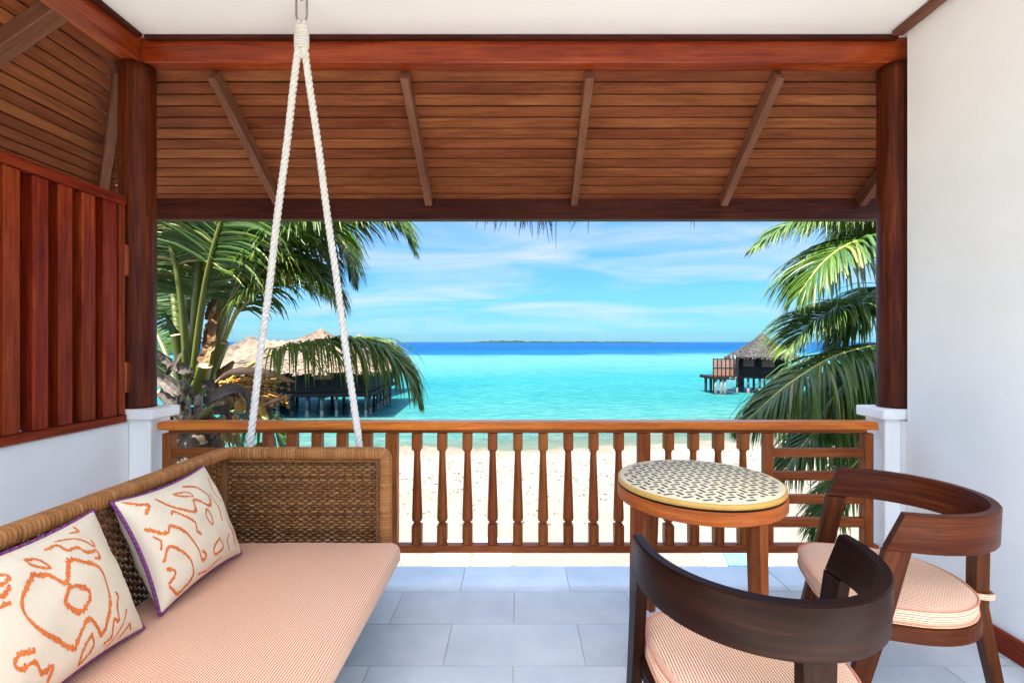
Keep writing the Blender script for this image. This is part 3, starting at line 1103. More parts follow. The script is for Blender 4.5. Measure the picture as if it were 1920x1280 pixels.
ZTOP = 0.853
bp_ = thing  # (kept short: the panels below are parts of the sofa)
back = weave((-1.425, SY0 + .03, 0.318), (0, 1, 0), (0, 0, 1), (1, 0, 0), SY1 - SY0, ZTOP - .05 - .318).build('back_panel', M['wicker'], sofa)
wrap_sweep([(-1.428, SY0, ZTOP - .027), (-1.428, SY1 - .02, ZTOP - .027), (-1.420, SY1 + .02, ZTOP - .027)], 0.066, 0.054, (0, 0, 1)).build('trim', M['wicker_wrap'], back)
endp = weave((-1.40, SY1 + .033, 0.318), (1, 0, 0), (0, 0, 1), (0, -1, 0), 0.735, ZTOP - .05 - .318).build('end_panel', M['wicker'], sofa)
arc = []
for k in range(0, 6):
    a = rad(90 - 90 * k / 5)
    arc.append((-0.672 + .03 * math.cos(a), SY1 + .033, ZTOP - .056 + .03 * math.sin(a)))
wrap_sweep([(-1.40, SY1 + .033, ZTOP - .026)] + arc + [(-0.642, SY1 + .033, 0.318)], 0.058, 0.052, (0, 1, 0)).build('trim', M['wicker_wrap'], endp)
mb = MB()
mb.tube([(-1.428, SY1 + .030, 0.312), (-1.428, SY1 + .030, ZTOP - .05)], .026, 10, tint=.3)
mb.build('corner_post', M['wicker'], sofa)
# braided border inside the trim
mb = MB()
for ph in (0, math.pi):
    pth = [(-1.39 + 0.72 * i / 120, SY1 + .012 + .004 * math.cos(i * .9 + ph), ZTOP - .060 + .005 * math.sin(i * .9 + ph)) for i in range(121)]
    mb.tube(pth, .0045, 5, tint=R.uniform(.3, .7))
    pth = [(-0.678 + .005 * math.sin(i * .9 + ph), SY1 + .012 + .004 * math.cos(i * .9 + ph), ZTOP - .065 - .40 * i / 70) for i in range(71)]
    mb.tube(pth, .0045, 5, tint=R.uniform(.3, .7))
mb.build('braid', M['wicker'], endp)
# near arm, mostly outside the picture
arm = weave((-1.40, SY0 - .01, 0.318), (1, 0, 0), (0, 0, 1), (0, 1, 0), 0.735, ZTOP - .05 - .318, 0.03, 0.02).build('end_panel', M['wicker'], sofa)
wrap_sweep([(-1.40, SY0 - .01, ZTOP - .026), (-0.66, SY0 - .01, ZTOP - .026), (-0.642, SY0 - .01, ZTOP - .05), (-0.642, SY0 - .01, 0.318)], 0.058, 0.052, (0, 1, 0)).build('trim', M['wicker_wrap'], arm)


def bez(ctrl, n):
    """Catmull-Rom through the control points"""
    c = [Vector(p) for p in ctrl]
    c = [c[0] * 2 - c[1]] + c + [c[-1] * 2 - c[-2]]
    out = []
    seg = len(c) - 3
    for i in range(n + 1):
        x = seg * i / n
        k = min(int(x), seg - 1)
        f = x - k
        a, b, d, e = c[k], c[k + 1], c[k + 2], c[k + 3]
        out.append(0.5 * ((2 * b) + (d - a) * f + (2 * a - 5 * b + 4 * d - e) * f * f + (3 * b - a - 3 * d + e) * f ** 3))
    return out


# pillows
def pillow(cy, cz, hv, strokes, label, seed):
    rr = random.Random(seed)
    V = Vector((-.163, 0, .38)).normalized()
    Nn = Vector((V.z, 0, -V.x))
    U = Vector((0, 1, 0))
    c = Vector((-1.30, cy, cz))
    hu, T = 0.238, 0.088

    def P(u, v, side=1):
        k = 1 - 0.105 * (1 - u * u) * abs(v) ** 3
        k2 = 1 - 0.105 * (1 - v * v) * abs(u) ** 3
        e = max(0.0, (1 - u * u) * (1 - v * v))
        t = T * e ** 0.42
        wr = (0.008 * noise.noise((u * 2.6 + seed, v * 2.6, 2)) + 0.005 * noise.noise((u * 7 + seed, v * 7, 5)) * (u * u + v * v) * .6) * min(1, e * 4)
        cr = 0.0025 * math.sin(18 * (u - v) + seed) * max(0, (u * u * v * v)) * min(1, e * 8)
        return c + U * (u * hu * k2) + V * (v * hv * k) + Nn * (side * (t + wr + cr))
    root = thing('pillow', label, 'pillow', (c.x, c.y, c.z - hv), 'square scatter pillows on the sofa')
    mb = MB()
    n = 30
    for side in (1, -1):
        Pn, G = [], []
        for j in range(n + 1):
            for i in range(n + 1):
                u, v = math.sin(math.pi / 2 * (2 * i / n - 1)), math.sin(math.pi / 2 * (2 * j / n - 1))
                Pn.append(P(u, v, side))
                G.append(Vector((u * hu, v * hv, side)))
        fs = []
        for j in range(n):
            for i in range(n):
                q = (j * (n + 1) + i, j * (n + 1) + i + 1, (j + 1) * (n + 1) + i + 1, (j + 1) * (n + 1) + i)
                fs.append(q if side > 0 else tuple(reversed(q)))
        mb.add(Pn, fs, G, 0.5, True)
    mb.build('cover', M['pillow_cloth'], root)
    # twisted cord round the seam
    loop = [(-1 + 2 * i / 40, -1) for i in range(40)] + [(1, -1 + 2 * i / 40) for i in range(40)] + [(1 - 2 * i / 40, 1) for i in range(40)] + [(-1, 1 - 2 * i / 40) for i in range(40)]
    pts = [P(u * .997, v * .997, 0) for u, v in loop]
    cc = sum(pts, Vector()) / len(pts)
    mb = MB()
    for ph in (0, 2.094, 4.189):
        path = []
        for i in range(len(pts) * 3 + 1):
            a = pts[(i // 3) % len(pts)].lerp(pts[(i // 3 + 1) % len(pts)], (i % 3) / 3)
            out = (a - cc).normalized()
            an = i * 1.05 + ph
            path.append(a + out * (.003 + .0032 * math.cos(an)) + Nn * (.0032 * math.sin(an)))
        mb.tube(path, 0.0040, 5, tint=(0.15, 0.55, 0.95)[int(ph / 2)], up=Nn)
    mb.build('piping', M['piping'], root)
    # ikat embroidery: short upright stitches along every stroke
    mb = MB()
    for st, wdt in strokes:
        if len(st) > 3:
            st = [(q.x, q.y) for q in bez([(a_, b_, 0) for a_, b_ in st], 5 * (len(st) - 1))]
        wdt *= .82
        for i in range(len(st) - 1):
            (u0, v0), (u1, v1) = st[i], st[i + 1]
            ln = math.hypot(u1 - u0, v1 - v0)
            m_ = max(1, round(ln / 0.0095))
            for k in range(m_):
                f = (k + rr.random() * .6) / m_
                u, v = u0 + (u1 - u0) * f, v0 + (v1 - v0) * f
                hl = wdt * rr.uniform(.5, 1.7)
                du = 0.0098
                dv = hl
                sh = rr.uniform(-.4, .4) * hl
                a, b = v - dv + sh, v + dv + sh
                if max(abs(u) + du, abs(a), abs(b)) > 0.965:
                    continue
                q = [P(u - du, a + dv * .3), P(u, a), P(u + du, a + dv * .3), P(u + du, b - dv * .3), P(u, b), P(u - du, b - dv * .3)]
                q = [p + Nn * .0010 for p in q]
                mb.add(q, [(0, 1, 2, 3, 4, 5)], None, rr.random())
    mb.build('embroidery', M['embroidery'], root)
    return root


ST1 = [([(-0.27, 0.52), (-0.13, 0.42), (-0.03, 0.24), (0.14, 0.48), (0.28, 0.37), (0.4, 0.25), (0.45, 0.01), (0.42, -0.25), (0.29, -0.53), (0.19, -0.66), (0.14, -0.52), (0.06, -0.34), (-0.08, -0.48), (-0.17, -0.58), (-0.28, -0.4), (-0.36, -0.28), (-0.45, -0.11), (-0.49, 0.09), (-0.46, 0.29), (-0.37, 0.41), (-0.27, 0.52)], .036),
       ([(-0.03, 0.16), (0.07, 0.12), (0.19, -0.04), (0.09, -0.19), (-0.02, -0.18), (-0.09, -0.06), (-0.12, 0.0), (-0.03, 0.16)], .038),
       ([(-0.23, 0.76), (-0.12, 0.69), (-0.07, 0.51), (-0.2, 0.63), (-0.23, 0.76)], .022),
       ([(0.06, -0.56), (0.08, -0.73), (-0.02, -0.83), (-0.11, -0.86), (-0.07, -0.7), (0.06, -0.56)], .026),
       ([(0.01, 0.78), (0.14, 0.77), (0.2, 0.63), (0.33, 0.6), (0.39, 0.48), (0.52, 0.44), (0.51, 0.33), (0.44, 0.34)], .024),
       ([(0.17, 0.84), (0.35, 0.77), (0.47, 0.64), (0.54, 0.5), (0.56, 0.61)], .015),
       ([(0.53, -0.24), (0.55, -0.29), (0.47, -0.45), (0.45, -0.62), (0.38, -0.57), (0.35, -0.69), (0.34, -0.8), (0.24, -0.83)], .026),
       ([(-0.54, -0.32), (-0.66, -0.27), (-0.71, -0.34), (-0.67, -0.43), (-0.55, -0.45), (-0.51, -0.62), (-0.4, -0.62), (-0.45, -0.77)], .034),
       ([(0.63, -0.55), (0.43, -0.82), (0.29, -0.94)], .018), ([(0.69, -0.89), (0.64, -0.78), (0.46, -0.91)], .018),
       ([(-0.70, 0.75), (-0.5, 0.72), (-0.45, 0.63), (-0.54, 0.58), (-.68, .62)], .028), ([(-0.5, 0.52), (-0.57, 0.45), (-.7, .48)], .03), ([(-0.72, 0.34), (-0.55, 0.33)], .03),
       ([(0.54, 0.93), (0.51, 0.83), (0.41, 0.86)], .02), ([(-.92, -.1), (-.86, -.5), (-.9, -.8)], .03), ([(-.9, .85), (-.8, .5), (-.85, .2)], .03)]
sc_ = lambda L: [(max(-.94, u * .86 + .03), v * .95) for u, v in L]
ST2 = [(sc_(a), b_) for a, b_ in [
       ([(-1.19, 1.01), (-1.0, 0.88), (-0.85, 0.78), (-1.0, 0.63)], .03),
       ([(-0.67, 0.83), (-0.5, 0.56), (-0.17, 0.28), (-0.01, 0.51), (0.24, 0.25), (0.39, 0.43), (0.25, 0.73), (-0.01, 0.87)], .028),
       ([(-0.33, 0.79), (-0.04, 0.72), (0.01, 0.58), (-0.23, 0.69), (-0.33, 0.79)], .018),
       ([(-0.6, 0.43), (-0.54, 0.47), (-0.42, 0.3), (-0.27, 0.08), (-0.29, -0.06), (-0.21, -0.17)], .026),
       ([(0.13, 0.23), (0.2, 0.02), (0.15, -0.12), (0.04, 0.09), (0.13, 0.23)], .02),
       ([(0.5, 0.45), (0.49, 0.22), (0.49, 0.1), (0.45, -0.13)], .026),
       ([(-1.12, 0.39), (-0.83, 0.16), (-0.72, 0.25), (-0.5, -0.04), (-0.41, -0.3), (-0.36, -0.63), (-0.24, -0.58), (-0.32, -0.46)], .032),
       ([(-1.05, 0.21), (-0.98, 0.08), (-1.05, -0.06)], .024), ([(-1.08, -0.27), (-0.91, -0.08), (-0.67, -0.32), (-0.59, -0.56), (-0.62, -0.8), (-0.9, -0.94), (-1.06, -0.72)], .03),
       ([(-1.05, -0.41), (-0.92, -0.53), (-1.0, -0.63), (-1.08, -0.65)], .028), ([(0.18, -0.43), (0.24, -0.65), (-0.01, -0.69), (-0.03, -0.54), (0.18, -0.43)], .024),
       ([(0.53, -0.47), (0.42, -0.62), (0.5, -0.83)], .02), ([(-0.48, -0.85), (-0.2, -0.93), (0.16, -0.84)], .018), ([(.75, -.8), (.72, -.55), (.66, -.3)], .018), ([(.8, .8), (.7, .5), (.75, .2)], .02)]]
pillow(1.322, 0.628, 0.207, ST1, 'cream pillow with orange ikat medallion, nearest the camera', 1)
pillow(1.872, 0.630, 0.207, ST2, 'cream pillow with orange ikat motifs tucked by the wicker corner', 2)

# ropes and hook
RY = 2.425
hook = MB()
rx = (565.5 - CX) * RY / F
pth = []
for k in range(41):
    a = 2 * math.pi * k / 40
    ca, sa = math.cos(a), math.sin(a)
    pth.append((rx + 0.027 * ca, RY, 3.06 + (0.045 if sa > 0 else -0.045) + .03 * sa - (0.0 if sa > 0 else 0)))
hook.tube(pth, 0.0055, 7)
hook.tube([(rx, RY, 3.13), (rx, RY, 3.091)], 0.008, 8)
tag(hook.build('ceiling_ring', M['steel']), 'oval metal ring fixed to the ceiling holding the rope', 'hook')

rope = thing('swing_rope', 'thick white twisted rope hanging from the ceiling ring to the sofa', 'rope', (rx, RY, 0.3))


def twisted(a, b, r, pitch, name):
    a, b = Vector(a), Vector(b)
    L = (b - a).length
    t = (b - a).normalized()
    u = t.orthogonal().normalized()
    v = t.cross(u)
    mb = MB()
    n = int(L / pitch * 12)
    for ph in (0, 2.0944, 4.18879):
        path, rads = [], []
        for i in range(n + 1):
            s = L * i / n
            an = 2 * math.pi * s / pitch + ph
            wob = 0.0015 * math.sin(s * 9)
            path.append(a + t * s + (u * math.cos(an) + v * math.sin(an)) * (r * .52) + u * wob)
            rads.append(r * .56)
        mb.tube(path, rads, 8, up=u)
    return mb.build(name, M['rope'], rope)


ztop = 2.84
split = Vector((rx, RY, ztop))
botL, botR = at(468, 840, RY), at(673, 840, RY)
for off, bot in ((-.013, botL), (.013, botR)):
    a = split + Vector((off, 0, .03))
    d = (bot - split)
    e = split + d * ((ztop - .315) / (ztop - bot.z))
    twisted(a, e, 0.0170, 0.090, 'strand')
for off in (-.0, .0):
    pass
twisted((rx - .0135, RY, 2.80), (rx - .012, RY, 2.985), 0.0160, 0.09, 'loop')
twisted((rx + .0135, RY, 2.80), (rx + .012, RY, 2.985), 0.0160, 0.09, 'loop')
mb = MB()
for k in range(9):
    z = 2.855 + k * 0.0125
    mb.tube([(rx + .0315 * math.cos(a), RY + .022 * math.sin(a), z + .004 * math.sin(a)) for a in [2 * math.pi * i / 18 for i in range(19)]], .0065, 6)
mb.build('whipping', M['rope'], rope)

# ------------------------------------------------------------------ round table
TX, TY, TZ = 0.802, 2.133, 0.760
tab = thing('side_table', 'round table with black and cream inlaid top and orange wooden apron', 'table', (TX, TY, 0))
TR = 0.349
mb = MB()
mb.lathe((TX, TY, 0), [(TR - .012, TZ - .022), (TR, TZ - .020), (TR, TZ - .004), (TR - .004, TZ), (TR - .03, TZ + .0004)], 72)
mb.build('edge_band', M['table_edge'], tab)
mb = MB()
mb.lathe((TX, TY, 0), [(TR - .008, TZ - .01), (TR - .0085, TZ + .0012), (0.001, TZ + .0012)], 72)
top = mb.build('table_top', M['table_white'], tab)
mb = MB()
cell = 0.0520
an = rad(17)
ux, uy = Vector((math.cos(an), math.sin(an))), Vector((-math.sin(an), math.cos(an)))


def inlay(c, d, l, w_):
    nrm = Vector((-d.y, d.x))
    q = [c + d * (l / 2) + nrm * (w_ / 2), c - d * (l / 2) + nrm * (w_ / 2), c - d * (l / 2) - nrm * (w_ / 2), c + d * (l / 2) - nrm * (w_ / 2)]
    if max((p).length for p in q) > TR - .011:
        return
    b = len(mb.v)
    mb.add([(TX + p.x, TY + p.y, TZ + .0018) for p in q], [(0, 1, 2, 3)])


for i in range(-12, 13):
    for j in range(-12, 13):
        c = (ux * i + uy * j) * cell
        inlay(c, ux if (i + j) % 2 == 0 else uy, 0.047, 0.0118)
        inlay(c + (ux + uy) * (cell / 2), (ux + uy).normalized(), 0.0150, 0.0140)
mb.build('inlay', M['table_inlay'], top)
mb = MB()
mb.lathe((TX, TY, 0), [(TR - .02, TZ - .030), (TR - .005, TZ - .030), (TR - .005, TZ - .021), (TR - .02, TZ - .021)], 72)
mb.build('shadow_gap', M['dark_gap'], tab)
mb = MB()
ap = []
n = 96
prof = [(TR - .035, TZ - .084), (TR - .002, TZ - .084), (TR + .003, TZ - .079), (TR + .003, TZ - .034), (TR - .001, TZ - .030), (TR - .035, TZ - .030)]
rr = []
for k in range(n):
    a = 2 * math.pi * k / n
    rr.append([Vector((TX + r * math.cos(a), TY + r * math.sin(a), z)) for r, z in prof])
G = []
for k in range(n):
    for r, z in prof:
        G.append(Vector((k / n * 2.4, z, r)))
mb.rings(rr, False, loop=True, smooth=False, grain=G)
mb.build('apron', M['table_wood'], tab)
for (lx, ly) in ((.118, -.296), (.296, .118), (-.118, .296), (-.296, -.118)):
    p0 = Vector((TX + lx, TY + ly, TZ - .085))
    p1 = Vector((TX + lx * 1.06, TY + ly * 1.06, 0.0))
    d = Vector((lx, ly, 0)).normalized()
    s = Vector((-d.y, d.x, 0))
    mb = MB()
    rr = []
    for p, a in ((p0, .052), (p1, .036)):
        rr.append([p + d * a / 2 + s * a * .42, p - d * a / 2 + s * a * .42, p - d * a / 2 - s * a * .42, p + d * a / 2 - s * a * .42])
    mb.rings(rr, True, smooth=False)
    mb.build('leg', M['leg_wood'], tab)


# ------------------------------------------------------------------ tub chairs
def make_chair(label, group):
    t = thing('tub_chair', label, 'chair', (0, 0, 0), group)
    ZR0, ZR1 = 0.672, 0.800
    HW, DP = 0.297, 0.335

    def centre(a):            # a from 0 (right end) over the back to pi (left end)
        return Vector((HW * math.cos(a), -DP * math.sin(a) ** 0.92 if math.sin(a) > 0 else 0, 0))
    pts = []
    na = 44
    for k in range(na + 1):
        pts.append(centre(math.pi * k / na))
    pts = [Vector((HW, 0.03, 0))] + pts + [Vector((-HW, 0.03, 0))]
    mb = MB()
    rr, G = [], []
    L = 0
    for i, p in enumerate(pts):
        tt = (pts[min(i + 1, len(pts) - 1)] - pts[max(0, i - 1)]).normalized()
        nn = Vector((tt.y, -tt.x, 0))
        nn = nn if nn.dot(p + Vector((0, .1, 0))) > 0 else -nn
        if i:
            L += (p - pts[i - 1]).length
        th0, th1 = 0.017, 0.0155
        e = min(i, len(pts) - 1 - i)
        sh = Vector((0, .050 if e == 0 else .025 if e == 1 else 0, 0))
        lean = 0.006
        ring = [p - nn * th0 + Vector((0, 0, ZR0 + .004)) + sh, p + nn * (th0 - .003) + Vector((0, 0, ZR0)) + sh, p + nn * th0 + Vector((0, 0, ZR0 + .004)) + sh,
                p + nn * (th1 + lean) + Vector((0, 0, ZR1 - .005)), p + nn * (th1 + lean - .004) + Vector((0, 0, ZR1)), p - nn * (th1 - lean - .003) + Vector((0, 0, ZR1)), p - nn * (th1 - lean) + Vector((0, 0, ZR1 - .004))]
        rr.append(ring)
        G += [Vector((L, q.z, 0.02 * (k in (2, 3)))) for k, q in enumerate(ring)]
    mb.rings(rr, True, smooth=True, grain=G)
    o = mb.build('back_rail', M['chair_wood'], t)
    md = o.modifiers.new('edge', 'EDGE_SPLIT')
    md.split_angle = rad(38)
    for sx in (1, -1):
        mb = MB()
        rr = []
        for z, yf, wd_ in ((0.6715, 0.083, .074), (0.44, 0.128, .066), (0.0, 0.225, .046)):
            x = sx * (HW - .002 - .012 * (0.672 - z))
            y1 = yf
            y0 = yf - wd_
            h = .0165
            rr.append([Vector((x - h, y0, z)), Vector((x + h, y0, z)), Vector((x + h, y1, z)), Vector((x - h, y1, z))])
        mb.rings(rr, True, smooth=False)
        mb.build('front_leg', M['chair_wood'], t)
    mb = MB()
    rr = []
    for z, y, wx, wy in ((0.6715, -.325, .074, .036), (0.40, -.322, .064, .040), (0.0, -.395, .044, .034)):
        rr.append([Vector((-wx / 2, y - wy / 2, z)), Vector((wx / 2, y - wy / 2, z)), Vector((wx / 2, y + wy / 2, z)), Vector((-wx / 2, y + wy / 2, z))])
    mb.rings(rr, True, smooth=False)
    mb.build('rear_leg', M['chair_wood'], t)

    def outline(k, hx, yf, yb, nf=3.4):
        ca, sa = math.cos(k), math.sin(k)
        n = nf if sa > 0 else 2.15
        r = (abs(ca) ** n + abs(sa) ** n) ** (-1 / n)
        return (hx * r * ca, (yf if sa > 0 else yb) * r * sa)
    N = 60
    mb = MB()
    rr = []
    for f, z in ((.0, .356), (.97, .356), (1.0, .361), (1.0, .402), (.98, .408), (0.01, .408)):
        f = max(f, .01)
        rr.append([Vector((*[q * f for q in outline(2 * math.pi * k / N, .286, .215, .300)], z)) for k in range(N)])
    G = [Vector((2 * math.pi * .28 * k / N, p.z, 0)) for r in rr for k, p in enumerate(r)]
    mb.rings(rr, True, smooth=False, grain=G)
    mb.build('seat_frame', M['chair_wood'], t)
    mb = MB()
    rr, G = [], []
    lv = [(.01, .410), (.93, .410), (.975, .416), (.992, .430), (.992, .446), (.972, .462), (.92, .4715), (.80, .479), (.6, .487), (.35, .491), (.01, .492)]
    for f, z in lv:
        ring = [Vector((*[q * f for q in outline(2 * math.pi * k / N, .272, .245, .296)], z + .0025 * noise.noise((k * .35, f * 3, 1)))) for k in range(N)]
        rr.append(ring)
        G += [Vector((p.y + (0 if f < .9 else 0), p.x, z)) if z > .465 else Vector((2 * math.pi * .28 * k / N, z * 1.0, 0)) for k, p in enumerate(ring)]
    mb.rings(rr, True, smooth=True, grain=G)
    cush = mb.build('cushion', M['chair_fabric'], t)
    mb = MB()
    for z, f in ((.4155, .985), (.4620, .982)):
        ringp = [Vector((*[q * f for q in outline(2 * math.pi * k / N, .273, .246, .297)], z)) for k in range(N + 1)]
        mb.tube(ringp, .0042, 5)
    mb.build('piping', M['chair_fabric'], cush)
    mb = MB()
    strap = [(-.036, -.285, .44), (-.043, -.330, .442), (-.038, -.354, .444), (0, -.360, .444), (.038, -.354, .444), (.043, -.330, .442), (.036, -.285, .44)]
    rr = [[Vector(p) + Vector((0, 0, .011)), Vector(p) * 1.0 + Vector((p[0] * .05, -.002, .0)), Vector(p) - Vector((0, 0, .011)), Vector(p) + Vector((0, .003, 0))] for p in strap]
    mb.rings(rr, True, smooth=False)
    mb.tube([(.040, -.356, .445), (.062, -.372, .43), (.066, -.366, .40)], .006, 5)
    mb.build('tie', M['chair_fabric'], cush)
    return t


def copy_tree(o, parent=None):
    c = o.copy()
    scene.collection.objects.link(c)
    if parent is not None:
        c.parent = parent
    for ch in o.children:
        copy_tree(ch, c)
    return c


ch1 = make_chair('dark tub chair in front, its curved back turned to the camera', 'curved wooden tub chairs')
ch2 = copy_tree(ch1)
ch2['label'] = 'dark tub chair beside the white wall, turned towards the table'
for c_ in ch2.children_recursive:
    if c_.material_slots[0].material == M['chair_wood']:
        c_.material_slots[0].link = 'OBJECT'
        c_.material_slots[0].material = M['chair_wood_lit']
ch1.location = (0.657, 1.385, 0)
ch2.location = (1.396, 1.875, 0)
ch2.rotation_euler = (0, 0, rad(73))

# ------------------------------------------------------------------ palms
UP = Vector((0, 0, 1))


def frond(parent, ctrl, L, s0=0.25, pairs=70, droop=0.8, r0=0.022, tint=0.4, mat='leaf', hint=None, spread=62, vee=0.15, width=0.034, dry=0.05, seed=0, ribtint=0.5, rag=0.1):
    rr = random.Random(seed + 100)
    n = 80
    pts = bez(ctrl, n)
    T = [(pts[min(i + 1, n)] - pts[max(i - 1, 0)]).normalized() for i in range(n + 1)]
    mb = MB()
    for q in range(pairs):
        s = s0 + (1 - s0) * (q + .5) / pairs
        x = (s - s0) / (1 - s0)
        prof = (0.42 + 0.58 * math.sin(math.pi * min(1, (x * .86 + .16)) ** .85)) * (1 - .45 * x ** 5)
        for side in (1, -1):
            if rr.random() < rag * .5:
                continue
            fi = s * n + rr.uniform(-.35, .35)
            i = max(0, min(n - 1, int(fi)))
            p = pts[i].lerp(pts[i + 1], max(0, min(1, fi - i)))
            t = T[i]
            h = Vector(hint) if hint else UP
            h = h - t * h.dot(t)
            h = h.normalized() if h.length > .05 else t.orthogonal().normalized()
            sd = t.cross(h) * side
            a = rad(spread * (1 - .52 * x) + rr.uniform(-9, 9))
            d0 = (sd * math.sin(a) + t * math.cos(a) + h * (vee + rr.uniform(-.12, .12))).normalized()
            l = L * prof * rr.uniform(.80, 1.12)
            if rr.random() < rag:
                l *= rr.uniform(.5, .9)
            k_ = 5
            c = p.copy()
            d = d0.copy()
            g = droop * rr.uniform(.7, 1.35)
            w0 = width * (0.7 + .3 * prof) * rr.uniform(.85, 1.1)
            cen, dirs = [c.copy()], [d.copy()]
            for k in range(k_):
                d = (d + Vector((0, 0, -1)) * g * (.10 + .16 * k)).normalized()
                c = c + d * (l / k_)
                cen.append(c.copy())
                dirs.append(d.copy())
            ws = [.45, 1, 1, .8, .5, .06]
            tw = rr.uniform(-.5, .5)
            V_, G_ = [], []
            for k in range(k_ + 1):
                dd = dirs[k]
                nrm = h - dd * h.dot(dd)
                nrm = nrm.normalized() if nrm.length > .05 else dd.orthogonal().normalized()
                wv = dd.cross(nrm)
                wv = (wv * math.cos(tw) + nrm * math.sin(tw))
                nv = wv.cross(dd)
                ww = w0 * ws[k] / 2
                V_ += [cen[k] + wv * ww - nv * ww * .45, cen[k] + nv * ww * .1, cen[k] - wv * ww - nv * ww * .45]
            fs = []
            for k in range(k_):
                b = k * 3
                fs += [(b, b + 1, b + 4, b + 3), (b + 1, b + 2, b + 5, b + 4)]
            base = tint + rr.gauss(0, .13)
            if rr.random() < dry:
                base = rr.uniform(.82, 1)
            tip = rr.uniform(.15, .5) if rr.random() < .4 else .04
            tt = []
            for k in range(k_ + 1):
                tt += [min(1, max(0, base + (tip * (k / k_) ** 2)))] * 3
            mb.add(V_, fs, None, tt, True)
    fo = mb.build('frond', M[mat], parent)
    mb = MB()
    mb.tube(pts, [(r0 * (1 - .9 * (i / n) ** .8) if r0 < .034 else r0 * 1.15 * (1 - .8 * (i / n))) + .0025 for i in range(n + 1)], 7, squash=.75, tint=[min(1, max(0, ribtint + .25 * (i / n - .5))) for i in range(n + 1) for _ in range(7)])
    mb.build('midrib', M['petiole'] if r0 >= .026 else M['midrib'], fo)
    return fo


def A(l):
    return [at(*q) for q in l]


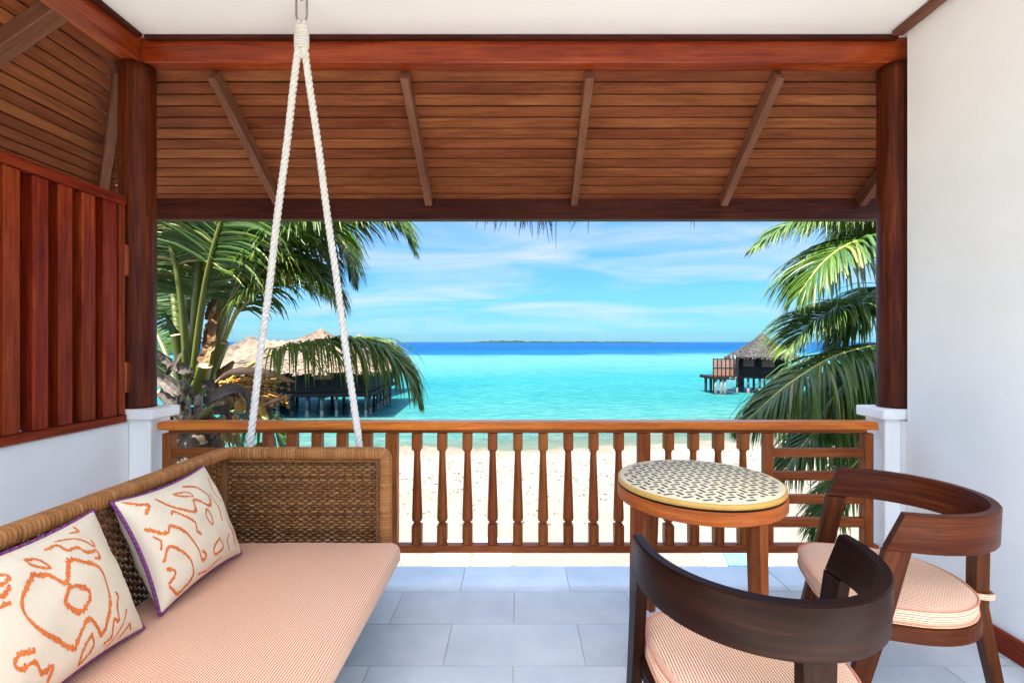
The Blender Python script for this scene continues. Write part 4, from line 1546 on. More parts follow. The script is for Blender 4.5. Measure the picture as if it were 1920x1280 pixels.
palm = thing('palm_tree', 'coconut palm left of the view with cut leaf stubs and orange nuts', 'palm tree', (-3.12, 4.6, -2.6))
mb = MB()
base = Vector((-3.3, 4.75, -2.7))
tp = at(365, 815, 4.62)
pth, rd = [], []
for k in range(41):
    f = k / 40
    pth.append(base.lerp(tp, f) + Vector((.12 * math.sin(f * 3.1), 0, 0)))
    rd.append(.15 - .03 * f + (.012 if k % 2 else 0) + (.05 * math.exp(-f * 9)))
mb.tube(pth, rd, 16, smooth=False)
mb.build('trunk', M['trunk'], palm)
FR = [
    # rising frond with the thick green stalk, then those around it
    dict(ctrl=A([(352, 745, 4.60), (362, 640, 4.55), (372, 520, 4.50), (382, 400, 4.5), (392, 240, 4.55), (410, 60, 4.8)]), L=1.01, s0=.34, pairs=180, droop=.30, r0=.05, hint=(0, -1, 0), spread=80, tint=.26, vee=.1, mat='leaf_dark', width=0.033),
    dict(ctrl=A([(398, 690, 4.8), (408, 600, 4.9), (418, 500, 5.0), (432, 400, 5.1), (450, 240, 5.2), (470, 100, 5.4)]), L=1.01, s0=.36, pairs=157, droop=.35, r0=.045, hint=(0, -1, 0), spread=78, tint=.30, mat='leaf_dark', width=0.033),
    dict(ctrl=A([(345, 740, 4.9), (335, 640, 5.1), (322, 520, 5.3), (310, 400, 5.5), (300, 200, 5.8)]), L=0.95, s0=.36, pairs=134, droop=.6, r0=.04, hint=(0, -1, 0), spread=75, tint=.2, mat='leaf_dark', width=0.033),
    dict(ctrl=A([(360, 730, 4.45), (372, 620, 4.35), (392, 500, 4.2), (425, 390, 4.1), (470, 300, 4.05), (540, 240, 4.1)]), L=0.90, s0=.40, pairs=150, droop=.45, r0=.034, hint=(0, -1, .3), spread=72, tint=.28, vee=.1, mat='leaf_dark', width=0.030),
    dict(ctrl=A([(350, 730, 4.45), (345, 620, 4.35), (330, 500, 4.25), (300, 400, 4.2), (260, 320, 4.2), (200, 260, 4.2)]), L=0.90, s0=.40, pairs=134, droop=.5, r0=.034, hint=(0, -1, .3), spread=72, tint=.24, vee=.1, mat='leaf_dark', width=0.030),
    dict(ctrl=A([(345, 740, 5.2), (330, 600, 5.6), (345, 470, 5.9), (380, 400, 6.1), (430, 370, 6.3), (490, 390, 6.4)]), L=1.01, s0=.3, pairs=120, droop=.7, r0=.03, tint=.22, spread=64, mat='leaf_dark', width=0.033),
    dict(ctrl=A([(350, 740, 5.2), (325, 610, 5.5), (300, 510, 5.7), (270, 460, 5.8), (220, 450, 5.9)]), L=1.01, s0=.28, pairs=111, droop=.8, r0=.03, tint=.25, spread=64, mat='leaf_dark', width=0.033),
    dict(ctrl=A([(405, 670, 4.9), (450, 540, 5.0), (520, 450, 5.0), (590, 420, 5.0), (640, 455, 5.0), (662, 520, 5.0)]), L=0.74, s0=.28, pairs=127, droop=.9, r0=.022, tint=.34, spread=56, mat='leaf_dark', width=0.025),
    dict(ctrl=A([(395, 690, 4.6), (440, 540, 4.55), (520, 430, 4.5), (600, 388, 4.45), (680, 380, 4.4), (740, 404, 4.4), (774, 462, 4.4)]), L=0.66, s0=.3, pairs=150, droop=.7, r0=.024, tint=.36, spread=58, mat='leaf_dark', width=0.025),
    # arching to the right
    dict(ctrl=A([(395, 690, 4.5), (432, 570, 4.4), (495, 480, 4.3), (575, 425, 4.2), (655, 398, 4.15), (725, 404, 4.15), (772, 446, 4.15)]), L=0.58, s0=.30, pairs=141, droop=.75, r0=.026, tint=.34, spread=58, width=0.023),
    dict(ctrl=A([(400, 680, 4.8), (428, 560, 4.8), (470, 475, 4.8), (530, 440, 4.8), (590, 455, 4.8), (630, 510, 4.8)]), L=0.76, s0=.32, pairs=120, droop=.85, r0=.026, tint=.36, spread=56, mat='leaf_dark', width=0.026),
    dict(ctrl=A([(390, 690, 5.1), (425, 560, 5.2), (480, 440, 5.3), (560, 385, 5.3), (620, 410, 5.3), (650, 470, 5.3)]), L=0.85, s0=.32, pairs=111, droop=.75, r0=.026, tint=.42, spread=58, width=0.028),
    dict(ctrl=A([(420, 640, 4.5), (455, 560, 4.4), (490, 510, 4.35), (530, 490, 4.3), (570, 500, 4.3), (600, 540, 4.3)]), L=0.53, s0=.25, pairs=90, droop=.6, r0=.02, tint=.55, spread=50, width=0.020, dry=.12),
    dict(ctrl=A([(402, 690, 4.55), (440, 595, 4.45), (500, 535, 4.4), (560, 512, 4.35), (612, 530, 4.3), (640, 580, 4.3)]), L=0.55, s0=.22, pairs=108, droop=1.0, r0=.018, tint=.40, spread=54, width=.024, dry=.12),
    dict(ctrl=A([(400, 690, 4.9), (430, 580, 4.9), (480, 510, 4.9), (540, 480, 4.9), (595, 500, 4.9), (625, 560, 4.9)]), L=0.66, s0=.25, pairs=108, droop=1.0, r0=.020, tint=.32, spread=56, mat='leaf_dark', width=.026, dry=.08),
    # the low yellow-ribbed frond over the bungalow
    dict(ctrl=A([(385, 750, 4.4), (440, 705, 4.3), (500, 668, 4.2), (570, 646, 4.1), (640, 638, 4.05), (700, 646, 4.0), (752, 684, 3.95), (784, 745, 3.95)]), L=0.70, s0=.32, pairs=187, droop=1.25, r0=.020, tint=.55, spread=52, width=0.020, dry=.16, vee=.25, ribtint=.85),
    # left side
    dict(ctrl=A([(335, 740, 4.9), (305, 650, 5.1), (265, 580, 5.3), (210, 550, 5.5), (150, 570, 5.7)]), L=0.80, s0=.2, pairs=90, droop=.9, r0=.03, tint=.35),
    dict(ctrl=A([(330, 770, 4.9), (290, 700, 5.1), (240, 660, 5.3), (180, 670, 5.5)]), L=0.69, s0=.2, pairs=74, droop=1.0, r0=.03, tint=.4),
    # hanging below the handrail
    dict(ctrl=A([(400, 790, 4.7), (440, 770, 4.6), (490, 780, 4.5), (530, 830, 4.5), (545, 910, 4.5)]), L=0.48, s0=.25, pairs=81, droop=1.1, r0=.018, tint=.42, width=0.020, dry=.12),
    dict(ctrl=A([(330, 800, 4.9), (380, 790, 5.1), (430, 810, 5.2), (470, 880, 5.3)]), L=0.48, s0=.25, pairs=67, droop=1.1, r0=.018, tint=.4, width=0.020, dry=.12),
]
for i, f in enumerate(FR):
    frond(palm, seed=i, **f)
# sawn leaf stubs
for (a, b, w_, Y) in [((352, 752), (330, 628), 26, 4.42), ((366, 748), (385, 686), 27, 4.32), ((384, 735), (420, 642), 22, 4.5), ((376, 778), (412, 757), 20, 4.28), ((405, 748), (433, 736), 11, 4.3),
                      ((412, 732), (436, 721), 9, 4.4), ((330, 722), (286, 686), 21, 4.6), ((326, 770), (298, 734), 20, 4.5), ((332, 735), (300, 700), 18, 4.75), ((350, 800), (322, 770), 18, 4.35),
                      ((395, 800), (425, 780), 18, 4.35), ((398, 660), (428, 560), 22, 4.62), ((398, 655), (452, 520), 14, 4.45), ((362, 640), (352, 560), 15, 4.62)]:
    p, q = at(*a, Y + .1), at(*b, Y - .02)
    r = w_ * Y / F / 2
    mid = p.lerp(q, .5) + Vector((0, 0, .01))
    mb = MB()
    mb.tube([p, mid, q], [r * 1.15, r * 1.0, r * .92], 10, squash=.65, caps=False)
    st = mb.build('leaf_stub', M['petiole'], palm)
    d = (q - mid).normalized()
    mb = MB()
    mb.tube([q - d * .004, q + d * .004, q + d * .006], [r * .92, r * .90, r * .5], 10, squash=.65, smooth=False)
    mb.build('cut_face', M['cut_face'], st)
mb = MB()                     # a short leaf blade standing alone
pl = A([(338, 660, 4.6), (325, 620, 4.6), (308, 585, 4.6)])
mb.rings([[p + Vector((-w_, 0, 0)), p + Vector((0, .02, 0)), p + Vector((w_, 0, 0)), p + Vector((0, .012, 0))] for p, w_ in zip(pl, (.03, .045, .006))], True, smooth=True, tint=.3)
mb.build('leaf_blade', M['leaf_dark'], palm)


def strip(ctrl, w_, name, tint, mat='boot', curl=.30):
    pts = bez(ctrl, 14)
    rr = []
    for i, p in enumerate(pts):
        t = (pts[min(i + 1, 14)] - pts[max(0, i - 1)]).normalized()
        view = Vector((0, -1, 0))
        sd = t.cross(view)
        sd = sd.normalized() if sd.length > .05 else Vector((1, 0, 0))
        n_ = sd.cross(t)
        f = w_ * (0.55 + .45 * math.sin(math.pi * min(1, i / 14 + .15))) * (1.0 if i < 13 else .55)
        e = .018 * noise.noise((i * .9, tint * 9, 3))
        fa, fb = f * (1 + .45 * noise.noise((i * .8, tint * 5, 7))), f * (1 + .45 * noise.noise((i * .8, tint * 5, 17)))
        rr.append([p - sd * fa + n_ * (curl * f + e), p - sd * fa * .3 - n_ * .10 * f, p + sd * fb * .35 + n_ * (e - .12 * f), p + sd * fb + n_ * curl * f * .7, p + sd * fb * .35 + n_ * (e - .12 * f - .006), p - sd * fa * .3 - n_ * (.10 * f + .006)])
    mb = MB()
    mb.rings(rr, True, smooth=True, tint=[min(1, max(0, tint + R.uniform(-.15, .15))) for _ in range(90)])
    mb.sm = [False] * len(mb.sm)
    return mb.build(name, M[mat], palm)


for ctrl, w_, tn in [
        ([(288, 705, 4.35), (310, 714, 4.25), (335, 735, 4.2), (350, 765, 4.25)], 14, .75), ([(340, 708, 4.2), (352, 722, 4.12), (362, 750, 4.15)], 8, .35), ([(356, 750, 4.1), (352, 775, 4.05), (343, 790, 4.1)], 7, .7),
        ([(372, 738, 4.1), (374, 760, 4.02), (367, 795, 4.1)], 10, .8), ([(384, 755, 4.1), (410, 736, 4.0), (442, 727, 3.98), (463, 738, 4.0), (468, 762, 4.05), (454, 800, 4.1)], 9, .85),
        ([(385, 760, 4.2), (402, 742, 4.15), (430, 735, 4.15), (450, 745, 4.2)], 9, .25), ([(290, 657, 4.5), (320, 680, 4.4), (345, 700, 4.35)], 8, .3), ([(330, 690, 4.3), (352, 692, 4.2), (362, 712, 4.2)], 11, .4),
        ([(380, 720, 4.25), (400, 722, 4.2), (420, 735, 4.2)], 10, .3), ([(300, 730, 4.3), (325, 752, 4.2), (345, 790, 4.2)], 12, .3), ([(400, 770, 4.2), (425, 770, 4.15), (435, 800, 4.2)], 9, .3),
        ([(500, 750, 4.2), (507, 770, 4.2), (508, 795, 4.25)], 6, .7), ([(364, 700, 4.5), (352, 640, 4.55), (345, 560, 4.6)], 9, .55), ([(345, 830, 4.4), (355, 805, 4.2), (385, 800, 4.2), (408, 845, 4.3)], 12, .35),
        ([(340, 860, 4.4), (342, 830, 4.3), (362, 808, 4.3)], 9, .75), ([(392, 800, 4.3), (405, 820, 4.2), (420, 860, 4.3)], 8, .4), ([(312, 705, 4.3), (322, 690, 4.25), (345, 655, 4.35)], 5, .2)]:
    strip(A(ctrl), w_ * 4.2 / F, 'dead_sheath', tn)
# fibre sheets between the stalks
for ctrl, w_, tn in [([(385, 660, 4.45), (395, 610, 4.45), (402, 575, 4.5)], 8, .6), ([(378, 700, 4.3), (390, 660, 4.35), (405, 640, 4.4)], 10, .85), ([(398, 640, 4.35), (405, 600, 4.4), (425, 570, 4.45)], 7, .5), ([(388, 600, 4.6), (400, 570, 4.6), (408, 545, 4.6)], 7, .4)]:
    strip(A(ctrl), w_ * 4.4 / F, 'fibre_sheet', tn, 'fibre', .5)
# fibrous heart of the crown
mb = MB()
for _ in range(60):
    c = at(R.gauss(372, 30), R.uniform(700, 850), 4.75 + R.uniform(-.12, .15))
    r = R.uniform(.04, .085)
    mb.tube([c + Vector((R.uniform(-.1, .1), R.uniform(-.04, .04), R.uniform(-.12, .0))), c, c + Vector((R.uniform(-.12, .12), R.uniform(-.05, .05), R.uniform(.02, .12)))], [r * .4, r, r * .25], 7, tint=R.random())
mb.build('crown_heart', M['fibre'], palm, kind='stuff')
# flower bunch: stalk strands with small nuts, a spathe over it, a few coconuts
mb = MB()
strands = []
for k in range(46):
    a = at(400 + R.uniform(-5, 10), 728 + R.uniform(-12, 12), 4.35)
    e = at(R.uniform(470, 548), R.uniform(695, 768), R.uniform(4.0, 4.3))
    m_ = a.lerp(e, .5) + Vector((0, 0, R.uniform(.01, .05)))
    strands.append((a, m_, e))
    mb.tube(bez([a, m_, e], 6), [.005, .005, .0045, .004, .0035, .003, .002], 4, tint=R.uniform(.3, 1))
bunch = mb.build('flower_bunch', M['nut'], palm)
mb = MB()
for a, m_, e in strands:
    pts = bez([a, m_, e], 16)
    for i in range(3, 17):
        if R.random() < .50:
            c = pts[i] + Vector((R.gauss(0, .014), R.gauss(0, .014), R.gauss(0, .012)))
            r = R.uniform(.008, .017)
            mb.lathe(c - Vector((0, 0, 0)), [(r * .5, -r * .85), (r * .95, -r * .3), (r * .95, r * .3), (r * .5, r * .85)], 6, tint=R.random())
mb.build('small_nuts', M['nut'], bunch, kind='stuff')
for (px, py, s_, tn) in ((452, 760, .055, .95), (494, 765, .065, .95), (449, 742, .04, .7), (480, 785, .05, .9), (441, 784, .03, .9)):
    mb = MB()
    c = at(px, py, 4.3)
    mb.lathe(c, [(s_ * .3, -s_ * 1.1), (s_ * .8, -s_ * .7), (s_, 0), (s_ * .8, s_ * .7), (s_ * .25, s_ * 1.1)], 12, tint=tn)
    mb.build('coconut', M['nut'], palm)


def boat(ctrl, w_, name):
    pts = bez(ctrl, 16)
    rr = []
    for i, p in enumerate(pts):
        f = math.sin(math.pi * (i / 16 * .96 + .02)) ** .6 * w_
        rr.append([p + Vector((0, -f * .6, -f * .9)), p + Vector((0, -f * .95, -f * .1)), p + Vector((0, -f * .3, f * .55)), p + Vector((0, f * .5, f * .3)), p + Vector((0, f * .2, f * .2)), p + Vector((0, -.55 * f, 0))])
    mb = MB()
    mb.rings(rr, True, smooth=True)
    return mb.build(name, M['spathe'], palm)


boat(A([(398, 722, 4.3), (430, 698, 4.15), (470, 693, 4.05), (510, 698, 4.0), (555, 716, 4.0)]), .045, 'spathe')
boat(A([(492, 758, 4.1), (520, 748, 4.05), (548, 738, 4.05)]), .022, 'spathe')

palm2 = thing('palm_tree', 'coconut palm on the right with dark fronds reaching past the column', 'palm tree', at(1775, 700, 5.2) + Vector((0, 0, -3.5)))
mb = MB()
b2, t2 = WORLD[palm2.name], at(1768, 620, 5.2)
mb.tube([b2.lerp(t2, k / 30) + Vector((.15 * math.sin(k / 30 * 3), 0, 0)) for k in range(31)], [.17 - .04 * k / 30 + (.012 if k % 2 else 0) for k in range(31)], 14, smooth=False)
mb.build('trunk', M['trunk'], palm2)
FR2 = [
    dict(ctrl=A([(1765, 600, 5.2), (1715, 470, 5.0), (1650, 412, 4.85), (1570, 403, 4.7), (1485, 420, 4.6), (1414, 464, 4.55)]), L=0.60, s0=.35, pairs=182, droop=.55, r0=.02, tint=.34, spread=50, mat='leaf', width=0.019, ribtint=.8),
    dict(ctrl=A([(1765, 600, 5.1), (1710, 490, 4.8), (1650, 452, 4.55), (1598, 455, 4.4), (1545, 490, 4.25), (1497, 552, 4.2)]), L=0.84, s0=.33, pairs=153, droop=.65, r0=.022, tint=.30, spread=56, mat='leaf_dark', width=0.027),
    dict(ctrl=A([(1765, 600, 5.3), (1720, 480, 5.2), (1670, 400, 5.1), (1600, 385, 5.0), (1540, 410, 4.9)]), L=0.82, s0=.33, pairs=134, droop=.65, r0=.022, tint=.26, spread=58, mat='leaf_dark', width=0.026),
    dict(ctrl=A([(1765, 610, 5.2), (1705, 585, 4.9), (1640, 573, 4.7), (1575, 580, 4.5), (1520, 607, 4.4), (1478, 655, 4.35)]), L=0.72, s0=.3, pairs=162, droop=.55, r0=.022, tint=.38, spread=56, mat='leaf', width=0.021, vee=.3),
    dict(ctrl=A([(1765, 620, 5.0), (1710, 640, 4.6), (1645, 647, 4.3), (1565, 668, 4.1), (1490, 712, 3.95), (1440, 752, 3.9), (1392, 796, 3.9)]), L=0.72, s0=.28, pairs=193, droop=.95, r0=.022, tint=.34, spread=54, mat='leaf_dark', width=0.023, dry=.08),
    dict(ctrl=A([(1765, 650, 5.1), (1700, 690, 4.8), (1630, 720, 4.6), (1560, 775, 4.4), (1505, 835, 4.3), (1460, 900, 4.3)]), L=0.72, s0=.25, pairs=162, droop=.8, r0=.022, tint=.28, spread=56, mat='leaf_dark', width=0.023),
    dict(ctrl=A([(1765, 680, 5.1), (1700, 750, 4.8), (1645, 825, 4.6), (1585, 890, 4.5), (1545, 960, 4.4), (1518, 1040, 4.4)]), L=0.53, s0=.25, pairs=162, droop=.6, r0=.02, tint=.36, spread=54, mat='leaf_dark', width=0.019),
    dict(ctrl=A([(1765, 640, 5.4), (1690, 650, 5.2), (1610, 690, 5.1), (1540, 760, 5.0), (1500, 850, 5.0)]), L=0.88, s0=.25, pairs=144, droop=.8, r0=.022, tint=.22, spread=58, mat='leaf_dark', width=0.026),
    dict(ctrl=A([(1765, 640, 5.4), (1700, 640, 5.3), (1640, 690, 5.2), (1600, 770, 5.1), (1580, 860, 5.1)]), L=0.82, s0=.25, pairs=134, droop=.9, r0=.022, tint=.2, spread=60, mat='leaf_dark', width=0.026),
    dict(ctrl=A([(1765, 620, 5.6), (1720, 560, 5.6), (1670, 540, 5.6), (1620, 560, 5.6), (1575, 620, 5.6)]), L=0.80, s0=.25, pairs=123, droop=.8, r0=.022, tint=.24, spread=58, mat='leaf_dark', width=0.026),
    dict(ctrl=A([(1765, 600, 5.5), (1720, 500, 5.5), (1680, 440, 5.5), (1640, 430, 5.5), (1600, 460, 5.5)]), L=0.80, s0=.25, pairs=123, droop=.8, r0=.022, tint=.26, spread=58, mat='leaf_dark', width=0.026),
    dict(ctrl=A([(1765, 640, 4.9), (1700, 660, 4.6), (1640, 680, 4.4), (1580, 725, 4.3), (1530, 790, 4.25)]), L=0.74, s0=.2, pairs=151, droop=.9, r0=.022, tint=.30, spread=58, mat='leaf_dark', width=0.025),
    dict(ctrl=A([(1765, 610, 5.0), (1715, 570, 4.8), (1665, 560, 4.65), (1610, 590, 4.5), (1560, 650, 4.45)]), L=0.66, s0=.2, pairs=132, droop=.8, r0=.02, tint=.34, spread=58, mat='leaf', width=0.021),
    dict(ctrl=A([(1765, 600, 5.4), (1730, 470, 5.4), (1690, 400, 5.4), (1640, 395, 5.3), (1590, 430, 5.3)]), L=0.80, s0=.25, pairs=132, droop=.8, r0=.022, tint=.30, spread=58, mat='leaf_dark', width=0.025),
    dict(ctrl=A([(1765, 660, 5.2), (1705, 700, 5.0), (1650, 760, 4.9), (1610, 840, 4.8), (1590, 930, 4.8)]), L=0.64, s0=.2, pairs=120, droop=.8, r0=.02, tint=.34, spread=58, mat='leaf_dark', width=0.023),
]
for i, f in enumerate(FR2):
    frond(palm2, seed=50 + i, **f)


# ------------------------------------------------------------------ bungalows on stilts
def bungalow(name, label, c, rot, wall, eave_h, eave_z, peak_z, floor_z, mat, group, deck=None, stilt_n=(4, 4), seed=0):
    """c = (x, y); wall = (hx, hy) half sizes; eave_h = (hx, hy) of the roof edge"""
    rr = random.Random(seed)
    root = thing(name, label, 'bungalow', (c[0], c[1], SEA_Z), group)
    Rm = Matrix.Rotation(rad(rot), 3, 'Z')

    def W(x, y, z):
        q = Rm @ Vector((x, y, 0))
        return Vector((c[0] + q.x, c[1] + q.y, z))
    mb = MB()
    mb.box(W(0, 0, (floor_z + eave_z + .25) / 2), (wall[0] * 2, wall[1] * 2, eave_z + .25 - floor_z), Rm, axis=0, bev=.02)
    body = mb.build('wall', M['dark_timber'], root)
    for (fx, fy, wx, wz) in ((-.45, -1, .9, .9), (.35, -1, 1.0, .9)):
        mb = MB()
        mb.box(W(fx * wall[0], fy * wall[1] - .02, floor_z + 1.25), (wx, .06, wz), Rm, bev=.01)
        mb.build('shutter', M['brown_wood'], body)
    mb = MB()
    mb.box(W(0, 0, floor_z - .13), (wall[0] * 2 + .3, wall[1] * 2 + .3, .24), Rm, axis=0, bev=.02)
    mb.build('floor_frame', M['dark_timber'], root)
    # thatch: courses of overlapping bundles, each course a ragged ring
    mb = MB()
    nc = 26
    for k in range(nc):
        f0, f1 = k / nc, (k + 1.55) / nc
        sag = lambda f: eave_z + (peak_z - eave_z) * (f ** 1.12)
        P, fs, tt, G = [], [], [], []
        per = 56
        for side in range(4):
            for i in range(per):
                u0 = -1 + 2 * i / per
                u1 = -1 + 2 * (i + 1.0) / per
                jz = rr.uniform(-.05, .05)
                d_ = rr.uniform(.02, .07)
                jb = rr.uniform(0, .09) if k else rr.uniform(0, .20)
                q = []
                for (u, f, dd) in ((u0, f0, d_), (u1, f0, d_), (u1, min(f1, .999), 0.0), (u0, min(f1, .999), 0.0)):
                    s_ = 1 - f
                    lx, ly = [(u, -1), (1, u), (-u, 1), (-1, -u)][side]
                    z = sag(f) + dd + jz * .4
                    ex = 1.0
                    if f == f0:
                        z -= jb
                        ex = 1.0 + .02 * rr.random()
                    q.append(W(lx * eave_h[0] * max(s_, .012) * ex, ly * eave_h[1] * max(s_, .012) * ex, z))
                b = len(P)
                P += q
                fs.append((b, b + 1, b + 2, b + 3))
                v = rr.random()
                tt += [v * .8, v * .8, min(1, v + .2), min(1, v + .2)]
                G += [Vector((0, u0 * 4, side)), Vector((0, u1 * 4, side)), Vector((.6, u1 * 4, side)), Vector((.6, u0 * 4, side))]
        mb.add(P, fs, G, tt, False)
    rf = mb.build('thatched_roof', M[mat], root)
    mb = MB()
    for i in range(150):
        side = rr.randrange(4)
        u = rr.uniform(-1, 1)
        lx, ly = [(u, -1), (1, u), (-u, 1), (-1, -u)][side]
        p = W(lx * eave_h[0] * 1.0, ly * eave_h[1] * 1.0, eave_z + .06)
        l = rr.uniform(.1, .42)
        mb.tube([p, p + Vector((rr.gauss(0, .05), rr.gauss(0, .05), -l))], [.05, .012], 4, tint=rr.random(), smooth=False)
    mb.build('eave_fringe', M[mat], rf, kind='stuff')
    mb = MB()
    mb.lathe(W(0, 0, peak_z - .42), [(.75, -.12), (.5, .12), (.2, .4), (.02, .5)], 10, smooth=False)
    mb.build('ridge_cap', M[mat], rf)
    # stilts
    for i in range(stilt_n[0]):
        for j in range(stilt_n[1]):
            if 0 < i < stilt_n[0] - 1 and 0 < j < stilt_n[1] - 1:
                continue
            x = -wall[0] * .95 + 1.9 * wall[0] * i / (stilt_n[0] - 1)
            y = -wall[1] * .95 + 1.9 * wall[1] * j / (stilt_n[1] - 1)
            r = rr.uniform(.085, .125)
            mb = MB()
            mb.tube([W(x, y, SEA_Z - 1.0), W(x, y, SEA_Z + .45)], [r * 1.12, r * 1.1], 8, tint=.1)
            mb.tube([W(x, y, SEA_Z + .45), W(x, y, floor_z - .2)], [r, r * .96], 8)
            mb.build('stilt', M['stilt_wood'] if rr.random() < .75 else M['dark_timber'], root)
    return root, W


GB = 'thatched bungalows over the lagoon'
bungalow('water_bungalow', 'wide tan thatched stilt bungalow with the highest left-hand roof peak', (-13.4, 32.7), 4, (4.1, 4.0), (5.0, 4.9), -0.42, 2.22, -1.68, 'thatch_tan', GB, stilt_n=(10, 8), seed=1)
bungalow('water_bungalow', 'tan thatched stilt bungalow rising just behind the left palm stubs', (-19.6, 35.2), 8, (2.3, 2.6), (3.9, 3.9), -0.55, 1.75, -1.80, 'thatch_tan', GB, stilt_n=(5, 5), seed=2)
bungalow('water_bungalow', 'smaller tan thatched roof peeking out behind the wide bungalow', (-14.2, 43.0), -6, (2.6, 2.6), (3.6, 3.6), -0.4, 2.0, -1.75, 'thatch_tan', GB, stilt_n=(4, 4), seed=3)
# thatched link roof between the two left bungalows
lk = thing('link_roof', 'low tan thatched ridge joining the two left bungalows', 'roof', (-17.0, 33.8, SEA_Z))
mb = MB()
thatch_sheet(mb, [(-19.8, 31.5, -.35), (-14.5, 31.0, -.35), (-14.2, 34.0, 1.50), (-19.4, 34.6, 1.50)], 40, 16, .12)
thatch_sheet(mb, [(-19.4, 34.6, 1.50), (-14.2, 34.0, 1.50), (-14.2, 37, -.35), (-19.4, 37.5, -.35)], 20, 8, .1)
mb.build('thatch', M['thatch_tan'], lk)
for x in (-19.3, -18.0, -16.8, -15.2):
    mb = MB()
    mb.tube([(x, 32.3, SEA_Z - 1), (x, 32.3, -.35)], .12, 8)
    mb.build('stilt', M['stilt_wood'], lk)
mb = MB()
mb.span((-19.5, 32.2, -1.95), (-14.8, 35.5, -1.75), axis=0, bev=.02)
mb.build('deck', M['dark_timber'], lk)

bg_, W2 = bungalow('water_bungalow', 'grey thatched stilt bungalow with slatted orange deck screen on the right', (22.4, 44.0), -33, (1.95, 1.95), (2.8, 2.8), 0.0, 2.10, -1.62, 'thatch_grey', GB, stilt_n=(5, 5), seed=4)
# its deck with a screen of orange slats
fz = -1.62
mb = MB()
dk0, dk1 = at(1326, 700, 43.0).x, at(1380, 700, 42.0).x
mb.span((dk0, 41.6, fz - .28), (dk1, 44.8, fz - .02), axis=0, bev=.02)
deck = mb.build('deck', M['dark_timber'], bg_)
pw = (dk1 - dk0) / 6
for i in range(6):
    for r_ in range(2):
        mb = MB()
        for s_ in range(7):
            z = fz + .06 + r_ * .74 + s_ * .095
            mb.span((dk0 + i * pw + .05, 41.63, z), (dk0 + (i + 1) * pw - .05, 41.66, z + .075), axis=0, bev=.004)
        mb.build('slat_panel', M['deck_slat'] if i < 5 else M['dark_timber'], deck)
for i in range(7):
    mb = MB()
    mb.span((dk0 + i * pw - .04, 41.60, fz - .02), (dk0 + i * pw + .04, 41.68, fz + 1.55), axis=2, bev=.008)
    mb.build('post', M['dark_timber'], deck)
for z in (fz + .02, fz + .74, fz + 1.52):
    mb = MB()
    mb.span((dk0 - .04, 41.605, z - .035), (dk1 + .04, 41.675, z + .035), axis=0, bev=.008)
    mb.build('rail', M['dark_timber'], deck)
for px in (1340, 1350, 1357):
    for Y in (41.8, 44.5):
        mb = MB()
        x = (px - CX) * 42 / F + (0.2 if Y > 43 else 0)
        mb.tube([(x, Y, SEA_Z - 1), (x, Y, fz - .2)], .13, 8)
        mb.build('stilt', M['stilt_wood'], bg_)
mb = MB()
for sx in (0, .5):
    mb.tube([(dk0 + 1.0 + sx, 41.5, SEA_Z - .2), (dk0 + 1.45 + sx, 41.58, fz)], .03, 5)
for k in range(6):
    f = (k + .5) / 6
    p = Vector((dk0 + 1.0, 41.5, SEA_Z - .2)).lerp(Vector((dk0 + 1.45, 41.58, fz)), f)
    mb.tube([p, p + Vector((.5, 0, 0))], .022, 5)
mb.build('ladder', M['stilt_wood'], bg_)
for px in (1371, 1378):
    mb = MB()
    p = at(px, 700, 42.6)
    mb.tube([(p.x, p.y, fz), (p.x, p.y, .2)], .07, 6)
    mb.build('porch_post', M['stilt_wood'], bg_)
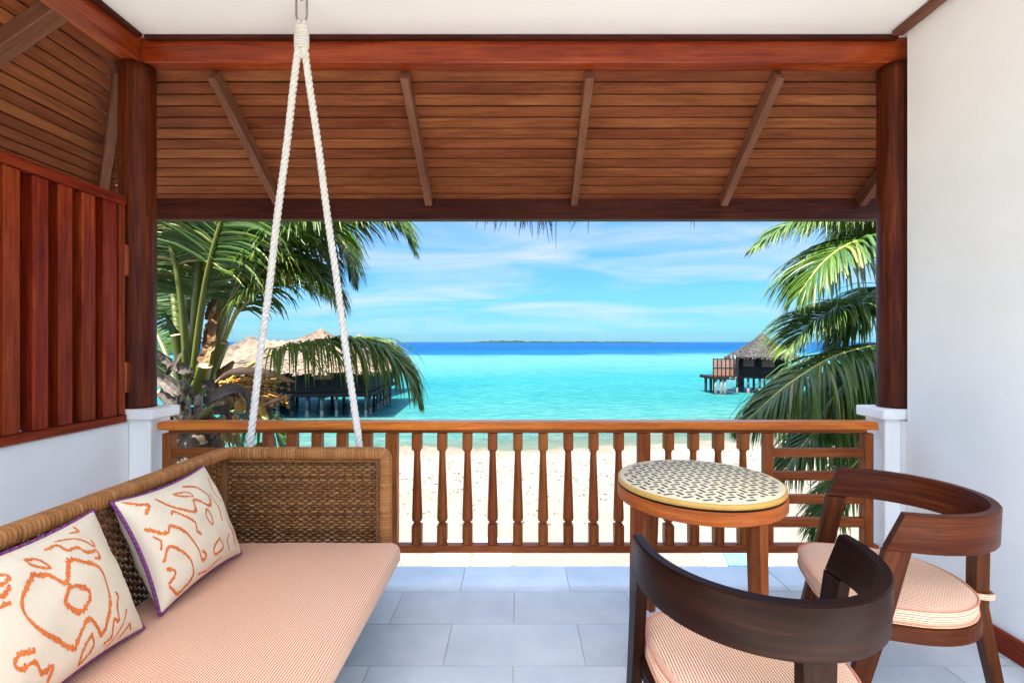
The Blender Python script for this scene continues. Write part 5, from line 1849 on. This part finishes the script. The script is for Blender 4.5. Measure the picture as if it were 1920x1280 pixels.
# jetty running to the shore on the right
jt = thing('jetty', 'weathered plank jetty on stilts behind the right palm fronds', 'jetty', (30, 42, SEA_Z))
for k in range(34):
    mb = MB()
    x = 22.5 + k * .62
    mb.span((x, 41.2 - k * .05, -1.80 + R.uniform(-.01, .01)), (x + .58, 43.4 - k * .05, -1.70), axis=1, bev=.01)
    mb.build('plank', M['stilt_wood'], jt)
for y0 in (41.15, 43.5):
    mb = MB()
    mb.tube([(22.5, y0, -1.93), (43.5, y0 - 1.65, -1.93)], .10, 4, smooth=False)
    mb.build('bearer', M['dark_timber'], jt)
for k in range(8):
    for dy in (0.2, 2.0):
        mb = MB()
        x = 23.2 + k * 2.7
        mb.tube([(x, 41.2 - k * .2 + dy, SEA_Z - 1), (x, 41.2 - k * .2 + dy, -1.82)], .13, 8)
        mb.build('stilt', M['stilt_wood'], jt)


# ------------------------------------------------------------------ beach loungers glimpsed under the railing
def lounger(px, py, Y, w_, label, rot=0, pad=None):
    c = at(px, py, Y)
    z0 = sand_h(c.x, Y)
    t = thing('beach_lounger', label, 'sun lounger', (c.x, Y, z0), 'white loungers on the sand')
    mb = MB()
    mb.box((c.x, Y - .6, z0 + .28), (w_, 1.3, .06), None, axis=1, bev=.015)
    mb.build('bed', M['lounger_white'], t)
    mb = MB()
    mb.box((c.x, Y + .30, z0 + .42), (w_, .70, .06), Matrix.Rotation(rad(28), 3, 'X'), axis=1, bev=.015)
    bk = mb.build('backrest', M['lounger_white'], t)
    if pad:
        mb = MB()
        mb.box((c.x + w_ * .12, Y + .40, z0 + .52), (w_ * .6, .36, .07), Matrix.Rotation(rad(28), 3, 'X'), bev=.02)
        mb.build('towel', M['towel_blue'], bk)
    for sx in (-1, 1):
        for y in (-1.1, .3):
            mb = MB()
            mb.box((c.x + sx * (w_ / 2 - .04), Y + y, z0 + .125), (.05, .05, .25), None, bev=.006)
            mb.build('leg', M['dark_metal'], t)
    mb = MB()
    mb.box((c.x, Y + .615, z0 + .585), (w_ * .94, .02, .05), Matrix.Rotation(rad(28), 3, 'X'), bev=.004)
    mb.build('edge_trim', M['dark_metal'], t)


lounger(842, 1050, 7.55, .56, 'white beach lounger seen under the railing, leftmost of three')
lounger(921, 1050, 7.6, .62, 'white beach lounger under the railing right beside the leftmost one')
lounger(1402, 1050, 7.3, 1.05, 'wide white beach lounger with a pale blue towel by the table leg', pad=True)
